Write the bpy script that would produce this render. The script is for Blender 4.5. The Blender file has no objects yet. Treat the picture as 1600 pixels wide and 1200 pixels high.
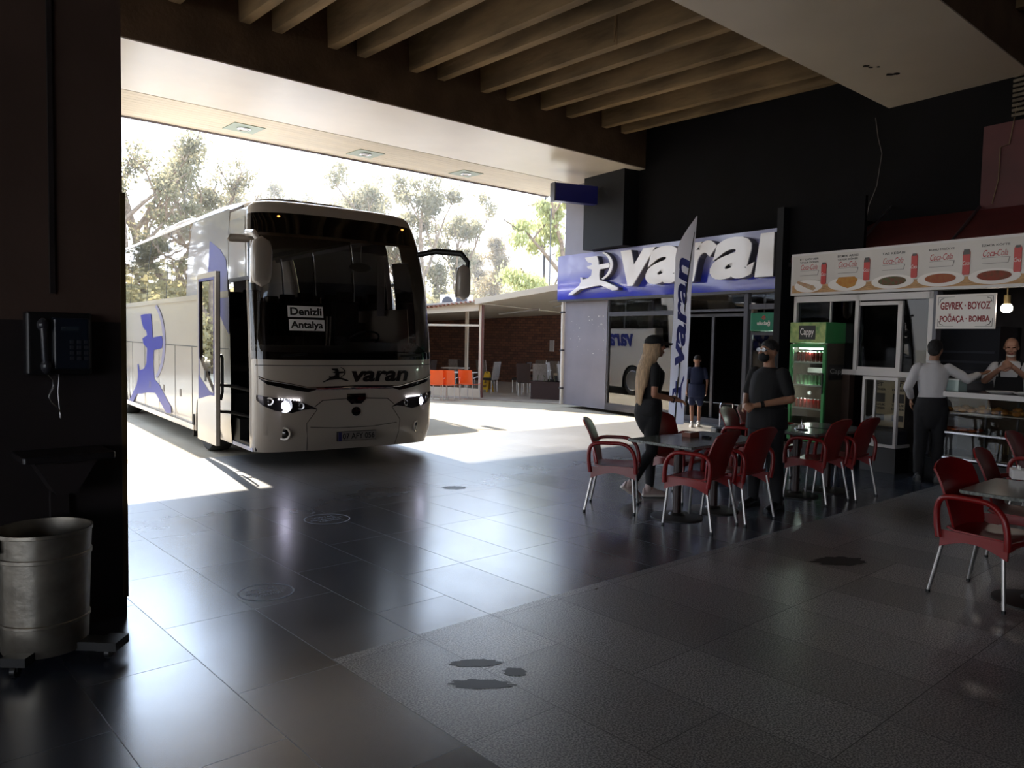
import bpy, math, random
import numpy as np
from mathutils import Vector, Matrix, noise
random.seed(7)
V = Vector
sc = bpy.context.scene
COL = sc.collection
PI = math.pi

# ------------------------------------------------------------------ camera, world, sun, exposure
FPX = 1220.0
CAM_H = 1.70
_up = V((0.01954, 0.9981, 0.0580)).normalized()          # world up seen in camera axes
_fw = (V((0, 0, -1)) - _up * V((0, 0, -1)).dot(_up)).normalized()
_rt = _fw.cross(_up).normalized()
RCAM = Matrix((_rt, _fw, _up))                            # camera axes -> world axes
cam_d = bpy.data.cameras.new('camera')
cam = bpy.data.objects.new('camera', cam_d)
COL.objects.link(cam)
cam_d.sensor_width = 36.0
cam_d.lens = FPX / 1600 * 36.0
cam_d.clip_end = 2000
cam.matrix_world = Matrix.Translation((0, 0, CAM_H)) @ RCAM.to_4x4()
sc.camera = cam

w = bpy.data.worlds.new('sky'); sc.world = w; w.use_nodes = True
nt = w.node_tree; nt.nodes.clear()
wo = nt.nodes.new('ShaderNodeOutputWorld'); bg = nt.nodes.new('ShaderNodeBackground')
tc = nt.nodes.new('ShaderNodeTexCoord'); sp = nt.nodes.new('ShaderNodeSeparateXYZ')
rp = nt.nodes.new('ShaderNodeValToRGB')
nt.links.new(tc.outputs['Generated'], sp.inputs[0]); nt.links.new(sp.outputs['Z'], rp.inputs[0])
nt.links.new(rp.outputs[0], bg.inputs['Color']); nt.links.new(bg.outputs[0], wo.inputs['Surface'])
rp.color_ramp.elements[0].position = 0.0; rp.color_ramp.elements[0].color = (0.98, 0.95, 0.92, 1)
rp.color_ramp.elements[1].position = 0.9; rp.color_ramp.elements[1].color = (0.42, 0.56, 0.80, 1)
e = rp.color_ramp.elements.new(0.3); e.color = (0.86, 1.08, 1.42, 1)
bg.inputs['Strength'].default_value = 1.45

SUN_AZ = math.radians(32.0)      # left of the viewing direction
SUN_EL = math.radians(36.5)
sun_dir = V((-math.sin(SUN_AZ) * math.cos(SUN_EL), math.cos(SUN_AZ) * math.cos(SUN_EL), math.sin(SUN_EL)))
# hazy bright sky around the sun
dt = nt.nodes.new('ShaderNodeVectorMath'); dt.operation = 'DOT_PRODUCT'; nt.links.new(tc.outputs['Generated'], dt.inputs[0]); dt.inputs[1].default_value = sun_dir
m1 = nt.nodes.new('ShaderNodeMath'); m1.operation = 'MAXIMUM'; m1.inputs[1].default_value = 0; nt.links.new(dt.outputs['Value'], m1.inputs[0])
m2 = nt.nodes.new('ShaderNodeMath'); m2.operation = 'POWER'; m2.inputs[1].default_value = 7; nt.links.new(m1.outputs[0], m2.inputs[0])
m3 = nt.nodes.new('ShaderNodeMath'); m3.operation = 'MULTIPLY_ADD'; m3.inputs[1].default_value = 2.6; m3.inputs[2].default_value = 1.35; nt.links.new(m2.outputs[0], m3.inputs[0])
nt.links.new(m3.outputs[0], bg.inputs['Strength'])
sd = bpy.data.lights.new('sun', 'SUN'); sun = bpy.data.objects.new('sun', sd); COL.objects.link(sun)
sd.energy = 6.5; sd.angle = math.radians(0.7); sd.color = (1.0, 0.91, 0.78)
sun.rotation_euler = sun_dir.to_track_quat('Z', 'Y').to_euler()
sun.location = (-20, 30, 40)

sc.view_settings.view_transform = 'Standard'
sc.view_settings.look = 'None'
sc.view_settings.gamma = 1.0
sc.view_settings.use_curve_mapping = False
sc.view_settings.exposure = 1.33
sc.cycles.use_denoising = True
sc.cycles.max_bounces = 10
sc.cycles.diffuse_bounces = 5
sc.cycles.transparent_max_bounces = 24
sc.cycles.sample_clamp_indirect = 6.0
sc.cycles.caustics_reflective = False
sc.cycles.volume_bounces = 0

# ------------------------------------------------------------------ photograph frame -> place
def ray(px, py):
    return (RCAM @ V((px - 800, 600 - py, -FPX))).normalized()
def at(px, py, z=0.0):
    """point of the horizontal plane z seen at a pixel of the photograph"""
    r = ray(px, py); k = (z - CAM_H) / r.z
    return V((0, 0, CAM_H)) + r * k
def hit(px, py, p0, n):
    """point of the vertical plane through p0 with normal n"""
    r = ray(px, py); c = V((0, 0, CAM_H)); k = (p0 - c).dot(n) / r.dot(n)
    return c + r * k

# grid of the hall: gv runs along the facade beams, gu out of the hall
GA = math.radians(41.8)
GV = V((math.cos(GA), math.sin(GA), 0)); GU = V((-math.sin(GA), math.cos(GA), 0))
def grid(v, u, z=0): return GV * v + GU * u + V((0, 0, z))
# wall of the shops: wx runs along it towards the right, wn points into it
WX = V((0.543, -0.840, 0)).normalized(); WN = V((0.840, 0.543, 0)).normalized()
WR = math.atan2(WX.y, WX.x)
W0 = at(880, 631)                # left corner of the shop wall at the floor
K0 = at(1419, 740)               # a point of the kiosk front at the floor
K0 = K0 - WX * 2.05; K0.z = 0    # left end of the kiosk
def wl(px, py): p = hit(px, py, W0, WN); return (p - W0).dot(WX), p.z
def kl(px, py): p = hit(px, py, K0, WN); return (p - K0).dot(WX), p.z

# ------------------------------------------------------------------ materials
def srgb(c):
    if isinstance(c, str):
        c = [int(c[i:i + 2], 16) / 255 for i in (0, 2, 4)]
    return tuple(x / 12.92 if x <= 0.04045 else ((x + 0.055) / 1.055) ** 2.4 for x in c)
MATS = {}
def mat(name, col, rough=0.5, metal=0.0, spec=0.5, var=0.0, vscale=4.0, bump=0.0, bscale=30.0, emit=None, estr=0.0,
        alpha=None, coat=0.0, col2=None, stretch=None, trans=0.0, subs=0.0):
    if name in MATS: return MATS[name]
    m = bpy.data.materials.new(name); m.use_nodes = True
    n = m.node_tree.nodes; l = m.node_tree.links
    b = n['Principled BSDF']
    c = srgb(col) if not (isinstance(col, tuple) and len(col) == 4) else col[:3]
    b.inputs['Base Color'].default_value = (*c, 1)
    b.inputs['Roughness'].default_value = rough
    b.inputs['Metallic'].default_value = metal
    b.inputs['Specular IOR Level'].default_value = spec
    b.inputs['Coat Weight'].default_value = coat
    b.inputs['Coat Roughness'].default_value = 0.03
    b.inputs['Transmission Weight'].default_value = trans
    if emit is not None:
        b.inputs['Emission Color'].default_value = (*srgb(emit), 1); b.inputs['Emission Strength'].default_value = estr
    if var or bump or col2:
        t = n.new('ShaderNodeTexCoord'); mp = n.new('ShaderNodeMapping')
        l.new(t.outputs['Object'], mp.inputs[0])
        if stretch: mp.inputs['Scale'].default_value = stretch
        if var or col2:
            nz = n.new('ShaderNodeTexNoise'); nz.inputs['Scale'].default_value = vscale; nz.inputs['Detail'].default_value = 6
            l.new(mp.outputs[0], nz.inputs[0])
            r = n.new('ShaderNodeValToRGB'); l.new(nz.outputs[0], r.inputs[0])
            r.color_ramp.elements[0].position = 0.32; r.color_ramp.elements[1].position = 0.68
            lo = tuple(max(0, x * (1 - var)) for x in c); hi = srgb(col2) if col2 else tuple(min(1, x * (1 + var)) for x in c)
            r.color_ramp.elements[0].color = (*lo, 1); r.color_ramp.elements[1].color = (*hi, 1)
            l.new(r.outputs[0], b.inputs['Base Color'])
        if bump:
            n2 = n.new('ShaderNodeTexNoise'); n2.inputs['Scale'].default_value = bscale; n2.inputs['Detail'].default_value = 4
            l.new(mp.outputs[0], n2.inputs[0])
            bp = n.new('ShaderNodeBump'); bp.inputs['Strength'].default_value = bump; bp.inputs['Distance'].default_value = 0.02
            l.new(n2.outputs[0], bp.inputs['Height']); l.new(bp.outputs[0], b.inputs['Normal'])
    MATS[name] = m
    return m

def glass(name, tint, refl=1.0, rough=0.01, wave=0.0, see=1.0, ior=1.62):
    """thin glazing: fresnel mirror over a tinted see-through"""
    if name in MATS: return MATS[name]
    m = bpy.data.materials.new(name); m.use_nodes = True
    n = m.node_tree.nodes; l = m.node_tree.links; n.clear()
    o = n.new('ShaderNodeOutputMaterial'); mx = n.new('ShaderNodeMixShader')
    tr = n.new('ShaderNodeBsdfTransparent'); tr.inputs[0].default_value = (*[x * see for x in tint], 1)
    gl = n.new('ShaderNodeBsdfGlossy'); gl.inputs['Roughness'].default_value = rough
    gl.inputs['Color'].default_value = (refl, refl, refl, 1)
    fr = n.new('ShaderNodeFresnel'); fr.inputs['IOR'].default_value = ior
    l.new(fr.outputs[0], mx.inputs[0]); l.new(tr.outputs[0], mx.inputs[1]); l.new(gl.outputs[0], mx.inputs[2])
    l.new(mx.outputs[0], o.inputs[0])
    if wave:
        t = n.new('ShaderNodeTexCoord'); nz = n.new('ShaderNodeTexNoise'); nz.inputs['Scale'].default_value = 2.2
        bp = n.new('ShaderNodeBump'); bp.inputs['Strength'].default_value = wave; bp.inputs['Distance'].default_value = 0.05
        l.new(t.outputs['Object'], nz.inputs[0]); l.new(nz.outputs[0], bp.inputs['Height'])
        l.new(bp.outputs[0], gl.inputs['Normal'])
    MATS[name] = m
    return m

def leafmat(name, c1, c2, trans='b8b04c'):
    if name in MATS: return MATS[name]
    m = bpy.data.materials.new(name); m.use_nodes = True
    n = m.node_tree.nodes; l = m.node_tree.links; n.clear()
    o = n.new('ShaderNodeOutputMaterial'); mx = n.new('ShaderNodeMixShader'); mx.inputs[0].default_value = 0.6 if 'flag' in name else 0.45
    d = n.new('ShaderNodeBsdfDiffuse'); t = n.new('ShaderNodeBsdfTranslucent')
    tcn = n.new('ShaderNodeTexCoord'); nz = n.new('ShaderNodeTexNoise'); nz.inputs['Scale'].default_value = 0.9
    r = n.new('ShaderNodeValToRGB'); r.color_ramp.elements[0].color = (*srgb(c1), 1); r.color_ramp.elements[1].color = (*srgb(c2), 1)
    r.color_ramp.elements[0].position = 0.35; r.color_ramp.elements[1].position = 0.65
    l.new(tcn.outputs['Object'], nz.inputs[0]); l.new(nz.outputs[0], r.inputs[0]); l.new(r.outputs[0], d.inputs[0])
    t.inputs[0].default_value = (*srgb(trans), 1)
    l.new(d.outputs[0], mx.inputs[1]); l.new(t.outputs[0], mx.inputs[2]); l.new(mx.outputs[0], o.inputs[0])
    MATS[name] = m
    return m

def floor_mat():
    m = bpy.data.materials.new('polished_stone_tiles'); m.use_nodes = True
    n = m.node_tree.nodes; l = m.node_tree.links; b = n['Principled BSDF']
    t = n.new('ShaderNodeTexCoord'); sep = n.new('ShaderNodeSeparateXYZ'); l.new(t.outputs['Object'], sep.inputs[0])
    def math_(op, a, b_=None, c=None):
        q = n.new('ShaderNodeMath'); q.operation = op
        for i, x in enumerate((a, b_, c)):
            if x is None: continue
            if isinstance(x, (int, float)): q.inputs[i].default_value = x
            else: l.new(x, q.inputs[i])
        return q.outputs[0]
    X, Y = sep.outputs[0], sep.outputs[1]                        # X = along facade (v), Y = outwards (u)
    ax = math_('DIVIDE', math_('SUBTRACT', X, 0.37), 0.54); col = math_('FLOOR', ax)
    wn = n.new('ShaderNodeTexWhiteNoise'); wn.noise_dimensions = '1D'; l.new(col, wn.inputs['W'])
    off = math_('MULTIPLY', math_('FLOOR', math_('MULTIPLY', wn.outputs['Value'], 2.0)), 0.5)
    ay = math_('ADD', math_('DIVIDE', math_('SUBTRACT', Y, 4.05), 1.05), off); row = math_('FLOOR', ay)
    fx = math_('FRACT', ax); fy = math_('FRACT', ay)
    ex = math_('MULTIPLY', math_('MINIMUM', fx, math_('SUBTRACT', 1.0, fx)), 0.54)
    ey = math_('MULTIPLY', math_('MINIMUM', fy, math_('SUBTRACT', 1.0, fy)), 1.05)
    joint = math_('LESS_THAN', math_('MINIMUM', ex, ey), 0.0022)
    cb = n.new('ShaderNodeCombineXYZ'); l.new(col, cb.inputs[0]); l.new(row, cb.inputs[1])
    w2 = n.new('ShaderNodeTexWhiteNoise'); w2.noise_dimensions = '2D'; l.new(cb.outputs[0], w2.inputs['Vector'])
    tone = w2.outputs['Value']
    gran = math_('MULTIPLY', math_('LESS_THAN', Y, 3.60), math_('GREATER_THAN', X, 1.99))
    # speckle
    vz = n.new('ShaderNodeTexNoise'); vz.inputs['Scale'].default_value = 110; vz.inputs['Detail'].default_value = 2; l.new(t.outputs['Object'], vz.inputs[0])
    r1 = n.new('ShaderNodeValToRGB'); l.new(vz.outputs[0], r1.inputs[0])
    r1.color_ramp.elements[0].position = 0.42; r1.color_ramp.elements[0].color = (0.035, 0.035, 0.038, 1)
    r1.color_ramp.elements[1].position = 0.60; r1.color_ramp.elements[1].color = (0.42, 0.41, 0.40, 1)
    # dust / scuffs of the dark tiles
    dz = n.new('ShaderNodeTexNoise'); dz.inputs['Scale'].default_value = 1.6; dz.inputs['Detail'].default_value = 8; dz.inputs['Roughness'].default_value = 0.65
    l.new(t.outputs['Object'], dz.inputs[0])
    r2 = n.new('ShaderNodeValToRGB'); l.new(dz.outputs[0], r2.inputs[0])
    r2.color_ramp.elements[0].position = 0.35; r2.color_ramp.elements[0].color = (0.024, 0.030, 0.045, 1)
    r2.color_ramp.elements[1].position = 0.75; r2.color_ramp.elements[1].color = (0.060, 0.072, 0.098, 1)
    mixc = n.new('ShaderNodeMix'); mixc.data_type = 'RGBA'
    l.new(gran, mixc.inputs['Factor']); l.new(r2.outputs[0], mixc.inputs['A']); l.new(r1.outputs[0], mixc.inputs['B'])
    tn = n.new('ShaderNodeMix'); tn.data_type = 'RGBA'; tn.blend_type = 'MULTIPLY'; tn.inputs['Factor'].default_value = 1.0
    tv = math_('ADD', math_('MULTIPLY', tone, 0.6), 0.7)
    cc = n.new('ShaderNodeCombineColor'); [l.new(tv, cc.inputs[i]) for i in range(3)]
    l.new(mixc.outputs['Result'], tn.inputs['A']); l.new(cc.outputs[0], tn.inputs['B'])
    # outer band of the concourse is paler worn stone
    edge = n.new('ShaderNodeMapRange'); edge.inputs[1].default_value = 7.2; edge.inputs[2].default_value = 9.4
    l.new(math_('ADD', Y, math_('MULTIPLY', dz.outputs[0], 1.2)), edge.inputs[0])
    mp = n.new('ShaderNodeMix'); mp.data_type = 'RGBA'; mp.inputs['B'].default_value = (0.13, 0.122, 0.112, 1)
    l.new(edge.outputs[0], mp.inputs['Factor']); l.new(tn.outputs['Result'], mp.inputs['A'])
    mj = n.new('ShaderNodeMix'); mj.data_type = 'RGBA'; mj.inputs['B'].default_value = (0.006, 0.006, 0.006, 1)
    l.new(joint, mj.inputs['Factor']); l.new(mp.outputs['Result'], mj.inputs['A'])
    l.new(mj.outputs['Result'], b.inputs['Base Color'])
    ro = math_('ADD', math_('MULTIPLY', dz.outputs[0], 0.10), math_('ADD', math_('MULTIPLY', tone, 0.03), 0.17))
    ro = math_('ADD', ro, math_('MULTIPLY', gran, 0.07)); ro = math_('ADD', ro, math_('MULTIPLY', joint, 0.3))
    ro = math_('ADD', ro, math_('MULTIPLY', edge.outputs[0], 0.15))
    l.new(ro, b.inputs['Roughness'])
    b.inputs['Specular IOR Level'].default_value = 1.0; b.inputs['IOR'].default_value = 1.75
    nb = n.new('ShaderNodeTexNoise'); nb.inputs['Scale'].default_value = 9; l.new(t.outputs['Object'], nb.inputs[0])
    hgt = math_('SUBTRACT', math_('MULTIPLY', nb.outputs[0], 0.05), math_('MULTIPLY', joint, 0.2))
    bp = n.new('ShaderNodeBump'); bp.inputs['Strength'].default_value = 0.25; bp.inputs['Distance'].default_value = 0.01
    l.new(hgt, bp.inputs['Height']); l.new(bp.outputs[0], b.inputs['Normal'])
    return m

def brick_mat(name, c1, c2, mortar, sx=3.0):
    m = bpy.data.materials.new(name); m.use_nodes = True
    n = m.node_tree.nodes; l = m.node_tree.links; b = n['Principled BSDF']
    t = n.new('ShaderNodeTexCoord'); s = n.new('ShaderNodeSeparateXYZ'); c = n.new('ShaderNodeCombineXYZ')
    l.new(t.outputs['Object'], s.inputs[0]); l.new(s.outputs[0], c.inputs[0]); l.new(s.outputs[2], c.inputs[1])
    k = n.new('ShaderNodeTexBrick'); l.new(c.outputs[0], k.inputs[0]); k.inputs['Scale'].default_value = sx
    k.inputs['Color1'].default_value = (*srgb(c1), 1); k.inputs['Color2'].default_value = (*srgb(c2), 1); k.inputs['Mortar'].default_value = (*srgb(mortar), 1)
    k.inputs['Mortar Size'].default_value = 0.02
    l.new(k.outputs[0], b.inputs['Base Color']); b.inputs['Roughness'].default_value = 0.85
    return m

# ------------------------------------------------------------------ mesh building
class MB:
    def __init__(self): self.v = []; self.f = []
    def add(self, vs, fs, M=None):
        k = len(self.v)
        if M is not None: vs = [M @ V(p) for p in vs]
        self.v += [tuple(p) for p in vs]; self.f += [tuple(i + k for i in f) for f in fs]
        return self
    def bx(self, x0, x1, y0, y1, z0, z1, M=None):
        vs = [(x0, y0, z0), (x1, y0, z0), (x1, y1, z0), (x0, y1, z0), (x0, y0, z1), (x1, y0, z1), (x1, y1, z1), (x0, y1, z1)]
        return self.add(vs, [(0, 3, 2, 1), (4, 5, 6, 7), (0, 1, 5, 4), (1, 2, 6, 5), (2, 3, 7, 6), (3, 0, 4, 7)], M)
    def box(self, c, s, rz=0.0, M=None):
        m = Matrix.Translation(c) @ Matrix.Rotation(rz, 4, 'Z')
        if M is not None: m = M @ m
        x, y, z = s[0] / 2, s[1] / 2, s[2] / 2
        return self.bx(-x, x, -y, y, -z, z, m)
    def rbox(self, x0, x1, y0, y1, z0, z1, r, n=4, M=None):
        """box rounded in plan, upright edges"""
        pts = []
        for cx, cy, a0 in ((x1 - r, y1 - r, 0), (x0 + r, y1 - r, 90), (x0 + r, y0 + r, 180), (x1 - r, y0 + r, 270)):
            for i in range(n + 1):
                a = math.radians(a0 + 90 * i / n); pts.append((cx + r * math.cos(a), cy + r * math.sin(a)))
        return self.prism(pts, z0, z1, M)
    def prism(self, pts, z0, z1, M=None):
        n = len(pts)
        vs = [(x, y, z0) for x, y in pts] + [(x, y, z1) for x, y in pts]
        fs = [tuple(range(n - 1, -1, -1)), tuple(range(n, 2 * n))] + [(i, (i + 1) % n, n + (i + 1) % n, n + i) for i in range(n)]
        return self.add(vs, fs, M)
    def fprism(self, pts, y0, y1, M=None):
        """outline in x,z, thickness along y"""
        R = Matrix.Rotation(PI / 2, 4, 'X')
        m = Matrix.Translation((0, y1, 0)) @ R if M is None else M @ Matrix.Translation((0, y1, 0)) @ R
        return self.prism(pts, 0, y1 - y0, m)
    def rings(self, rings, cap=True, closed=False):
        k = len(self.v); n = len(rings[0])
        for r in rings: self.v += [tuple(p) for p in r]
        m = len(rings)
        for i in range(m if closed else m - 1):
            a = k + i * n; b = k + ((i + 1) % m) * n
            for j in range(n): self.f.append((a + j, a + (j + 1) % n, b + (j + 1) % n, b + j))
        if cap and not closed:
            self.f.append(tuple(k + j for j in range(n - 1, -1, -1))); self.f.append(tuple(k + (m - 1) * n + j for j in range(n)))
        return self
    def cyl(self, p0, p1, r0, r1=None, n=14):
        r1 = r0 if r1 is None else r1
        return self.tube([p0, p1], [r0, r1], n)
    def tube(self, pts, r, n=10, flat=1.0, side=None):
        pts = [V(p) for p in pts]; rs = r if isinstance(r, (list, tuple)) else [r] * len(pts)
        out = []; prev = None
        for i, p in enumerate(pts):
            d = (pts[min(i + 1, len(pts) - 1)] - pts[max(i - 1, 0)]).normalized()
            if prev is None:
                s = V(side) if side is not None else (V((0, 0, 1)) if abs(d.z) < 0.9 else V((1, 0, 0)))
            else: s = prev
            s = (s - d * s.dot(d))
            if s.length < 1e-5: s = d.orthogonal()
            s.normalize(); prev = s; q = d.cross(s)
            out.append([p + s * (rs[i] * math.cos(2 * PI * j / n)) + q * (rs[i] * flat * math.sin(2 * PI * j / n)) for j in range(n)])
        return self.rings(out)
    def caps(self, p0, p1, r0, r1, flat=1.0, side=None, n=14):
        """tapered limb with round ends"""
        p0, p1 = V(p0), V(p1); d = p1 - p0
        if d.length < 1e-6: d = V((0, 0, 1e-4))
        dn = d.normalized(); P = []; R = []
        for a in (80, 60, 35, 12): P.append(p0 - dn * r0 * math.sin(math.radians(a))); R.append(r0 * math.cos(math.radians(a)))
        P.append(p0); R.append(r0); P.append(p0 + d); R.append(r1)
        for a in (12, 35, 60, 80): P.append(p0 + d + dn * r1 * math.sin(math.radians(a))); R.append(r1 * math.cos(math.radians(a)))
        return self.tube(P, R, n, flat, side)
    def ell(self, c, r, M=None, nu=20, nv=12):
        rr = []
        for i in range(1, nv):
            a = PI * i / nv
            rr.append([(c[0] + r[0] * math.sin(a) * math.cos(2 * PI * j / nu), c[1] + r[1] * math.sin(a) * math.sin(2 * PI * j / nu), c[2] - r[2] * math.cos(a)) for j in range(nu)])
        if M is not None: rr = [[M @ V(p) for p in q] for q in rr]
        return self.rings(rr)
    def lathe(self, prof, n=32, c=(0, 0, 0), M=None):
        rr = [[(c[0] + r * math.cos(2 * PI * j / n), c[1] + r * math.sin(2 * PI * j / n), c[2] + z) for j in range(n)] for r, z in prof]
        if M is not None: rr = [[M @ V(p) for p in q] for q in rr]
        return self.rings(rr)
    def sheet(self, f, nu, nv, th):
        """thick curved sheet from f(s,t)"""
        P = [[V(f(i / nu, j / nv)) for j in range(nv + 1)] for i in range(nu + 1)]
        N = []
        for i in range(nu + 1):
            row = []
            for j in range(nv + 1):
                a = P[min(i + 1, nu)][j] - P[max(i - 1, 0)][j]; b = P[i][min(j + 1, nv)] - P[i][max(j - 1, 0)]
                c = a.cross(b); row.append(c.normalized() if c.length > 1e-9 else V((0, 0, 1)))
            N.append(row)
        k = len(self.v); W = nv + 1; T = (nu + 1) * W
        for s in (0.5, -0.5):
            for i in range(nu + 1):
                for j in range(nv + 1): self.v.append(tuple(P[i][j] + N[i][j] * th * s))
        for i in range(nu):
            for j in range(nv):
                a = k + i * W + j; self.f.append((a, a + W, a + W + 1, a + 1)); a += T; self.f.append((a, a + 1, a + W + 1, a + W))
        def side(idx):
            for p, q in zip(idx[:-1], idx[1:]): self.f.append((k + p, k + q, k + q + T, k + p + T))
        side([i * W for i in range(nu + 1)][::-1]); side([i * W + nv for i in range(nu + 1)])
        side(list(range(nv + 1))); side([nu * W + j for j in range(nv + 1)][::-1])
        return self
    def open_grid(self, P):
        k = len(self.v); W = len(P[0])
        for r in P: self.v += [tuple(p) for p in r]
        for i in range(len(P) - 1):
            for j in range(W - 1): self.f.append((k + i * W + j, k + i * W + j + 1, k + (i + 1) * W + j + 1, k + (i + 1) * W + j))
        return self
    def build(self, name, m, parent=None, smooth=False, bevel=0.0, kind=None, label=None, cat=None, group=None, loc=None, rz=None, seg=2, angle=40):
        me = bpy.data.meshes.new(name); me.from_pydata(self.v, [], self.f); me.update()
        for mm in (m if isinstance(m, (list, tuple)) else [m]): me.materials.append(mm)
        if smooth:
            me.polygons.foreach_set('use_smooth', [True] * len(me.polygons))
            try: me.set_sharp_from_angle(angle=math.radians(angle))
            except Exception: pass
        o = bpy.data.objects.new(name, me); COL.objects.link(o)
        if parent is not None: o.parent = parent
        if loc is not None: o.location = loc
        if rz is not None: o.rotation_euler.z = rz
        if bevel:
            b = o.modifiers.new('bevel', 'BEVEL'); b.width = bevel; b.segments = seg; b.limit_method = 'ANGLE'; b.angle_limit = math.radians(35)
        tag(o, label, cat, group, kind)
        return o
def tag(o, label=None, cat=None, group=None, kind=None):
    if label: o['label'] = label
    if cat: o['category'] = cat
    if group: o['group'] = group
    if kind: o['kind'] = kind
    return o
def thing(name, label, cat, loc=(0, 0, 0), rz=0.0, group=None):
    o = bpy.data.objects.new(name, None); COL.objects.link(o); o.empty_display_size = 0.1
    o.location = loc; o.rotation_euler = (0, 0, rz)
    return tag(o, label, cat, group)
def copy_tree(o, loc=None, rz=None, label=None, group=None, parent=None):
    c = o.copy(); COL.objects.link(c)
    if parent is not None: c.parent = parent
    if loc is not None: c.location = loc
    if rz is not None: c.rotation_euler.z = rz
    if label: c['label'] = label
    if group: c['group'] = group
    for ch in list(o.children): copy_tree(ch, parent=c)
    return c
TMP = bpy.data.scenes.new('workbench')
def tmp_eval():
    vl = TMP.view_layers[0]; vl.update(); return vl.depsgraph
_tc = {}
def text_geo(s, bold=0.0, shear=0.0, ext=0.0, res=4):
    key = (s, bold, shear, ext)
    if key in _tc: return _tc[key]
    cu = bpy.data.curves.new('t', 'FONT'); cu.body = s; cu.offset = bold; cu.shear = shear; cu.extrude = ext; cu.resolution_u = res
    cu.size = 1.0
    ob = bpy.data.objects.new('t', cu); TMP.collection.objects.link(ob)
    dg = tmp_eval()
    me = bpy.data.meshes.new_from_object(ob.evaluated_get(dg))
    vs = [tuple(v.co) for v in me.vertices]; fs = [tuple(p.vertices) for p in me.polygons]
    bpy.data.objects.remove(ob); bpy.data.curves.remove(cu); bpy.data.meshes.remove(me)
    x0 = min(v[0] for v in vs); x1 = max(v[0] for v in vs); y0 = min(v[1] for v in vs); y1 = max(v[1] for v in vs)
    _tc[key] = (vs, fs, (x0, x1, y0, y1))
    return _tc[key]
def text(mb, s, x0, x1, z0, z1, y=0.0, depth=0.002, bold=0.0, shear=0.0, M=None, fn=None, keep=False):
    """lettering that fills the rectangle, readable from -y"""
    vs, fs, (a0, a1, b0, b1) = text_geo(s, bold, shear, 0.5 if depth else 0.0)
    sx = (x1 - x0) / (a1 - a0); sz = (z1 - z0) / (b1 - b0)
    if keep: sx = sz = min(sx, sz)
    out = [(x0 + (p[0] - a0) * sx, y - depth / 2 - p[2] * depth, z0 + (p[1] - b0) * sz) for p in vs]
    if fn: out = [fn(*p) for p in out]
    return mb.add(out, fs, M)

# archer emblem, outline points in a 0..1 box (x right, z up)
_arch = [(215,115),(250,113),(300,113),(310,150),(313,178),(380,172),(389,188),(380,205),(322,212),(318,250),(324,290),(362,303),(444,352),(442,368),(408,370),(330,327),(270,332),(215,342),(180,346),(122,386),(98,386),(104,372),(176,318),(188,292),(184,258),(194,258),(202,275),(240,268),(262,250),(268,208),(238,197),(230,182),(268,172),(262,160),(238,152),(225,135)]
ARCHER = [((x - 98) / 360.0, (390 - y) / 300.0) for x, y in _arch]
def bow_pts():
    o = []; i = []
    for k in range(13):
        a = math.radians(-62 + 124 * k / 12)
        o.append((290 + 120 * math.cos(a) - 3, 188 - 112 * math.sin(a))); i.append((285 + 104 * math.cos(a), 188 - 104 * math.sin(a)))
    p = o + i[::-1]
    return [((x - 98) / 360.0, (390 - y) / 300.0) for x, y in p]
BOW = bow_pts()
def remesh(mb, voxel, smooth=2):
    me = bpy.data.meshes.new('r'); me.from_pydata(mb.v, [], mb.f); me.update()
    ob = bpy.data.objects.new('r', me); TMP.collection.objects.link(ob)
    r = ob.modifiers.new('r', 'REMESH'); r.mode = 'VOXEL'; r.voxel_size = voxel; r.adaptivity = 0.0
    if smooth:
        s = ob.modifiers.new('s', 'SMOOTH'); s.factor = 0.6; s.iterations = smooth
    dg = tmp_eval()
    out = bpy.data.meshes.new_from_object(ob.evaluated_get(dg))
    bpy.data.objects.remove(ob); bpy.data.meshes.remove(me)
    return out
def mesh_obj(name, me, m, parent=None, wrinkle=0.0, wscale=9.0, fn=None):
    if wrinkle:
        nv_ = len(me.vertices); co = np.empty(nv_ * 3, 'f'); no = np.empty(nv_ * 3, 'f')
        me.vertices.foreach_get('co', co); me.vertices.foreach_get('normal', no)
        co = co.reshape(-1, 3); no = no.reshape(-1, 3)
        k = np.array([noise.noise(V((float(c[0]) * wscale, float(c[1]) * wscale, float(c[2]) * wscale * 0.55))) for c in co], 'f')
        co += no * k[:, None] * wrinkle
        me.vertices.foreach_set('co', co.ravel()); me.update()
    me.materials.clear()
    for mm in (m if isinstance(m, (list, tuple)) else [m]): me.materials.append(mm)
    if fn:
        for p in me.polygons: p.material_index = fn(p.center)
    me.polygons.foreach_set('use_smooth', [True] * len(me.polygons))
    o = bpy.data.objects.new(name, me); COL.objects.link(o)
    if parent is not None: o.parent = parent
    return o
# ------------------------------------------------------------------ structure
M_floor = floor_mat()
M_conc = mat('board_marked_concrete', '7f6a4e', 0.85, var=0.45, vscale=3, bump=0.5, bscale=12, stretch=(1, 0.25, 1))
M_conc2 = mat('dark_concrete', '66513f', 0.85, var=0.25, vscale=2, bump=0.4, bscale=14)
M_soffit = mat('cream_gloss_paint', 'd9cfc2', 0.28, var=0.06, vscale=0.8, bump=0.12, bscale=2.0)
M_black = mat('black_painted_wall', '0a090c', 0.8, spec=.15, var=0.3, vscale=1.2)
M_blackcol = mat('charcoal_painted_column', '101116', 0.6, spec=.25, var=0.2, vscale=2)
M_brown = mat('brown_painted_column', '54423b', 0.45, var=0.2, vscale=1.5, bump=0.2, bscale=8)
M_brownd = mat('dark_tiled_dado', '2c2728', 0.4, var=0.2, vscale=2)
M_red = mat('dark_red_painted_metal', '481519', 0.6, var=0.25, vscale=1.5)
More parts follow.
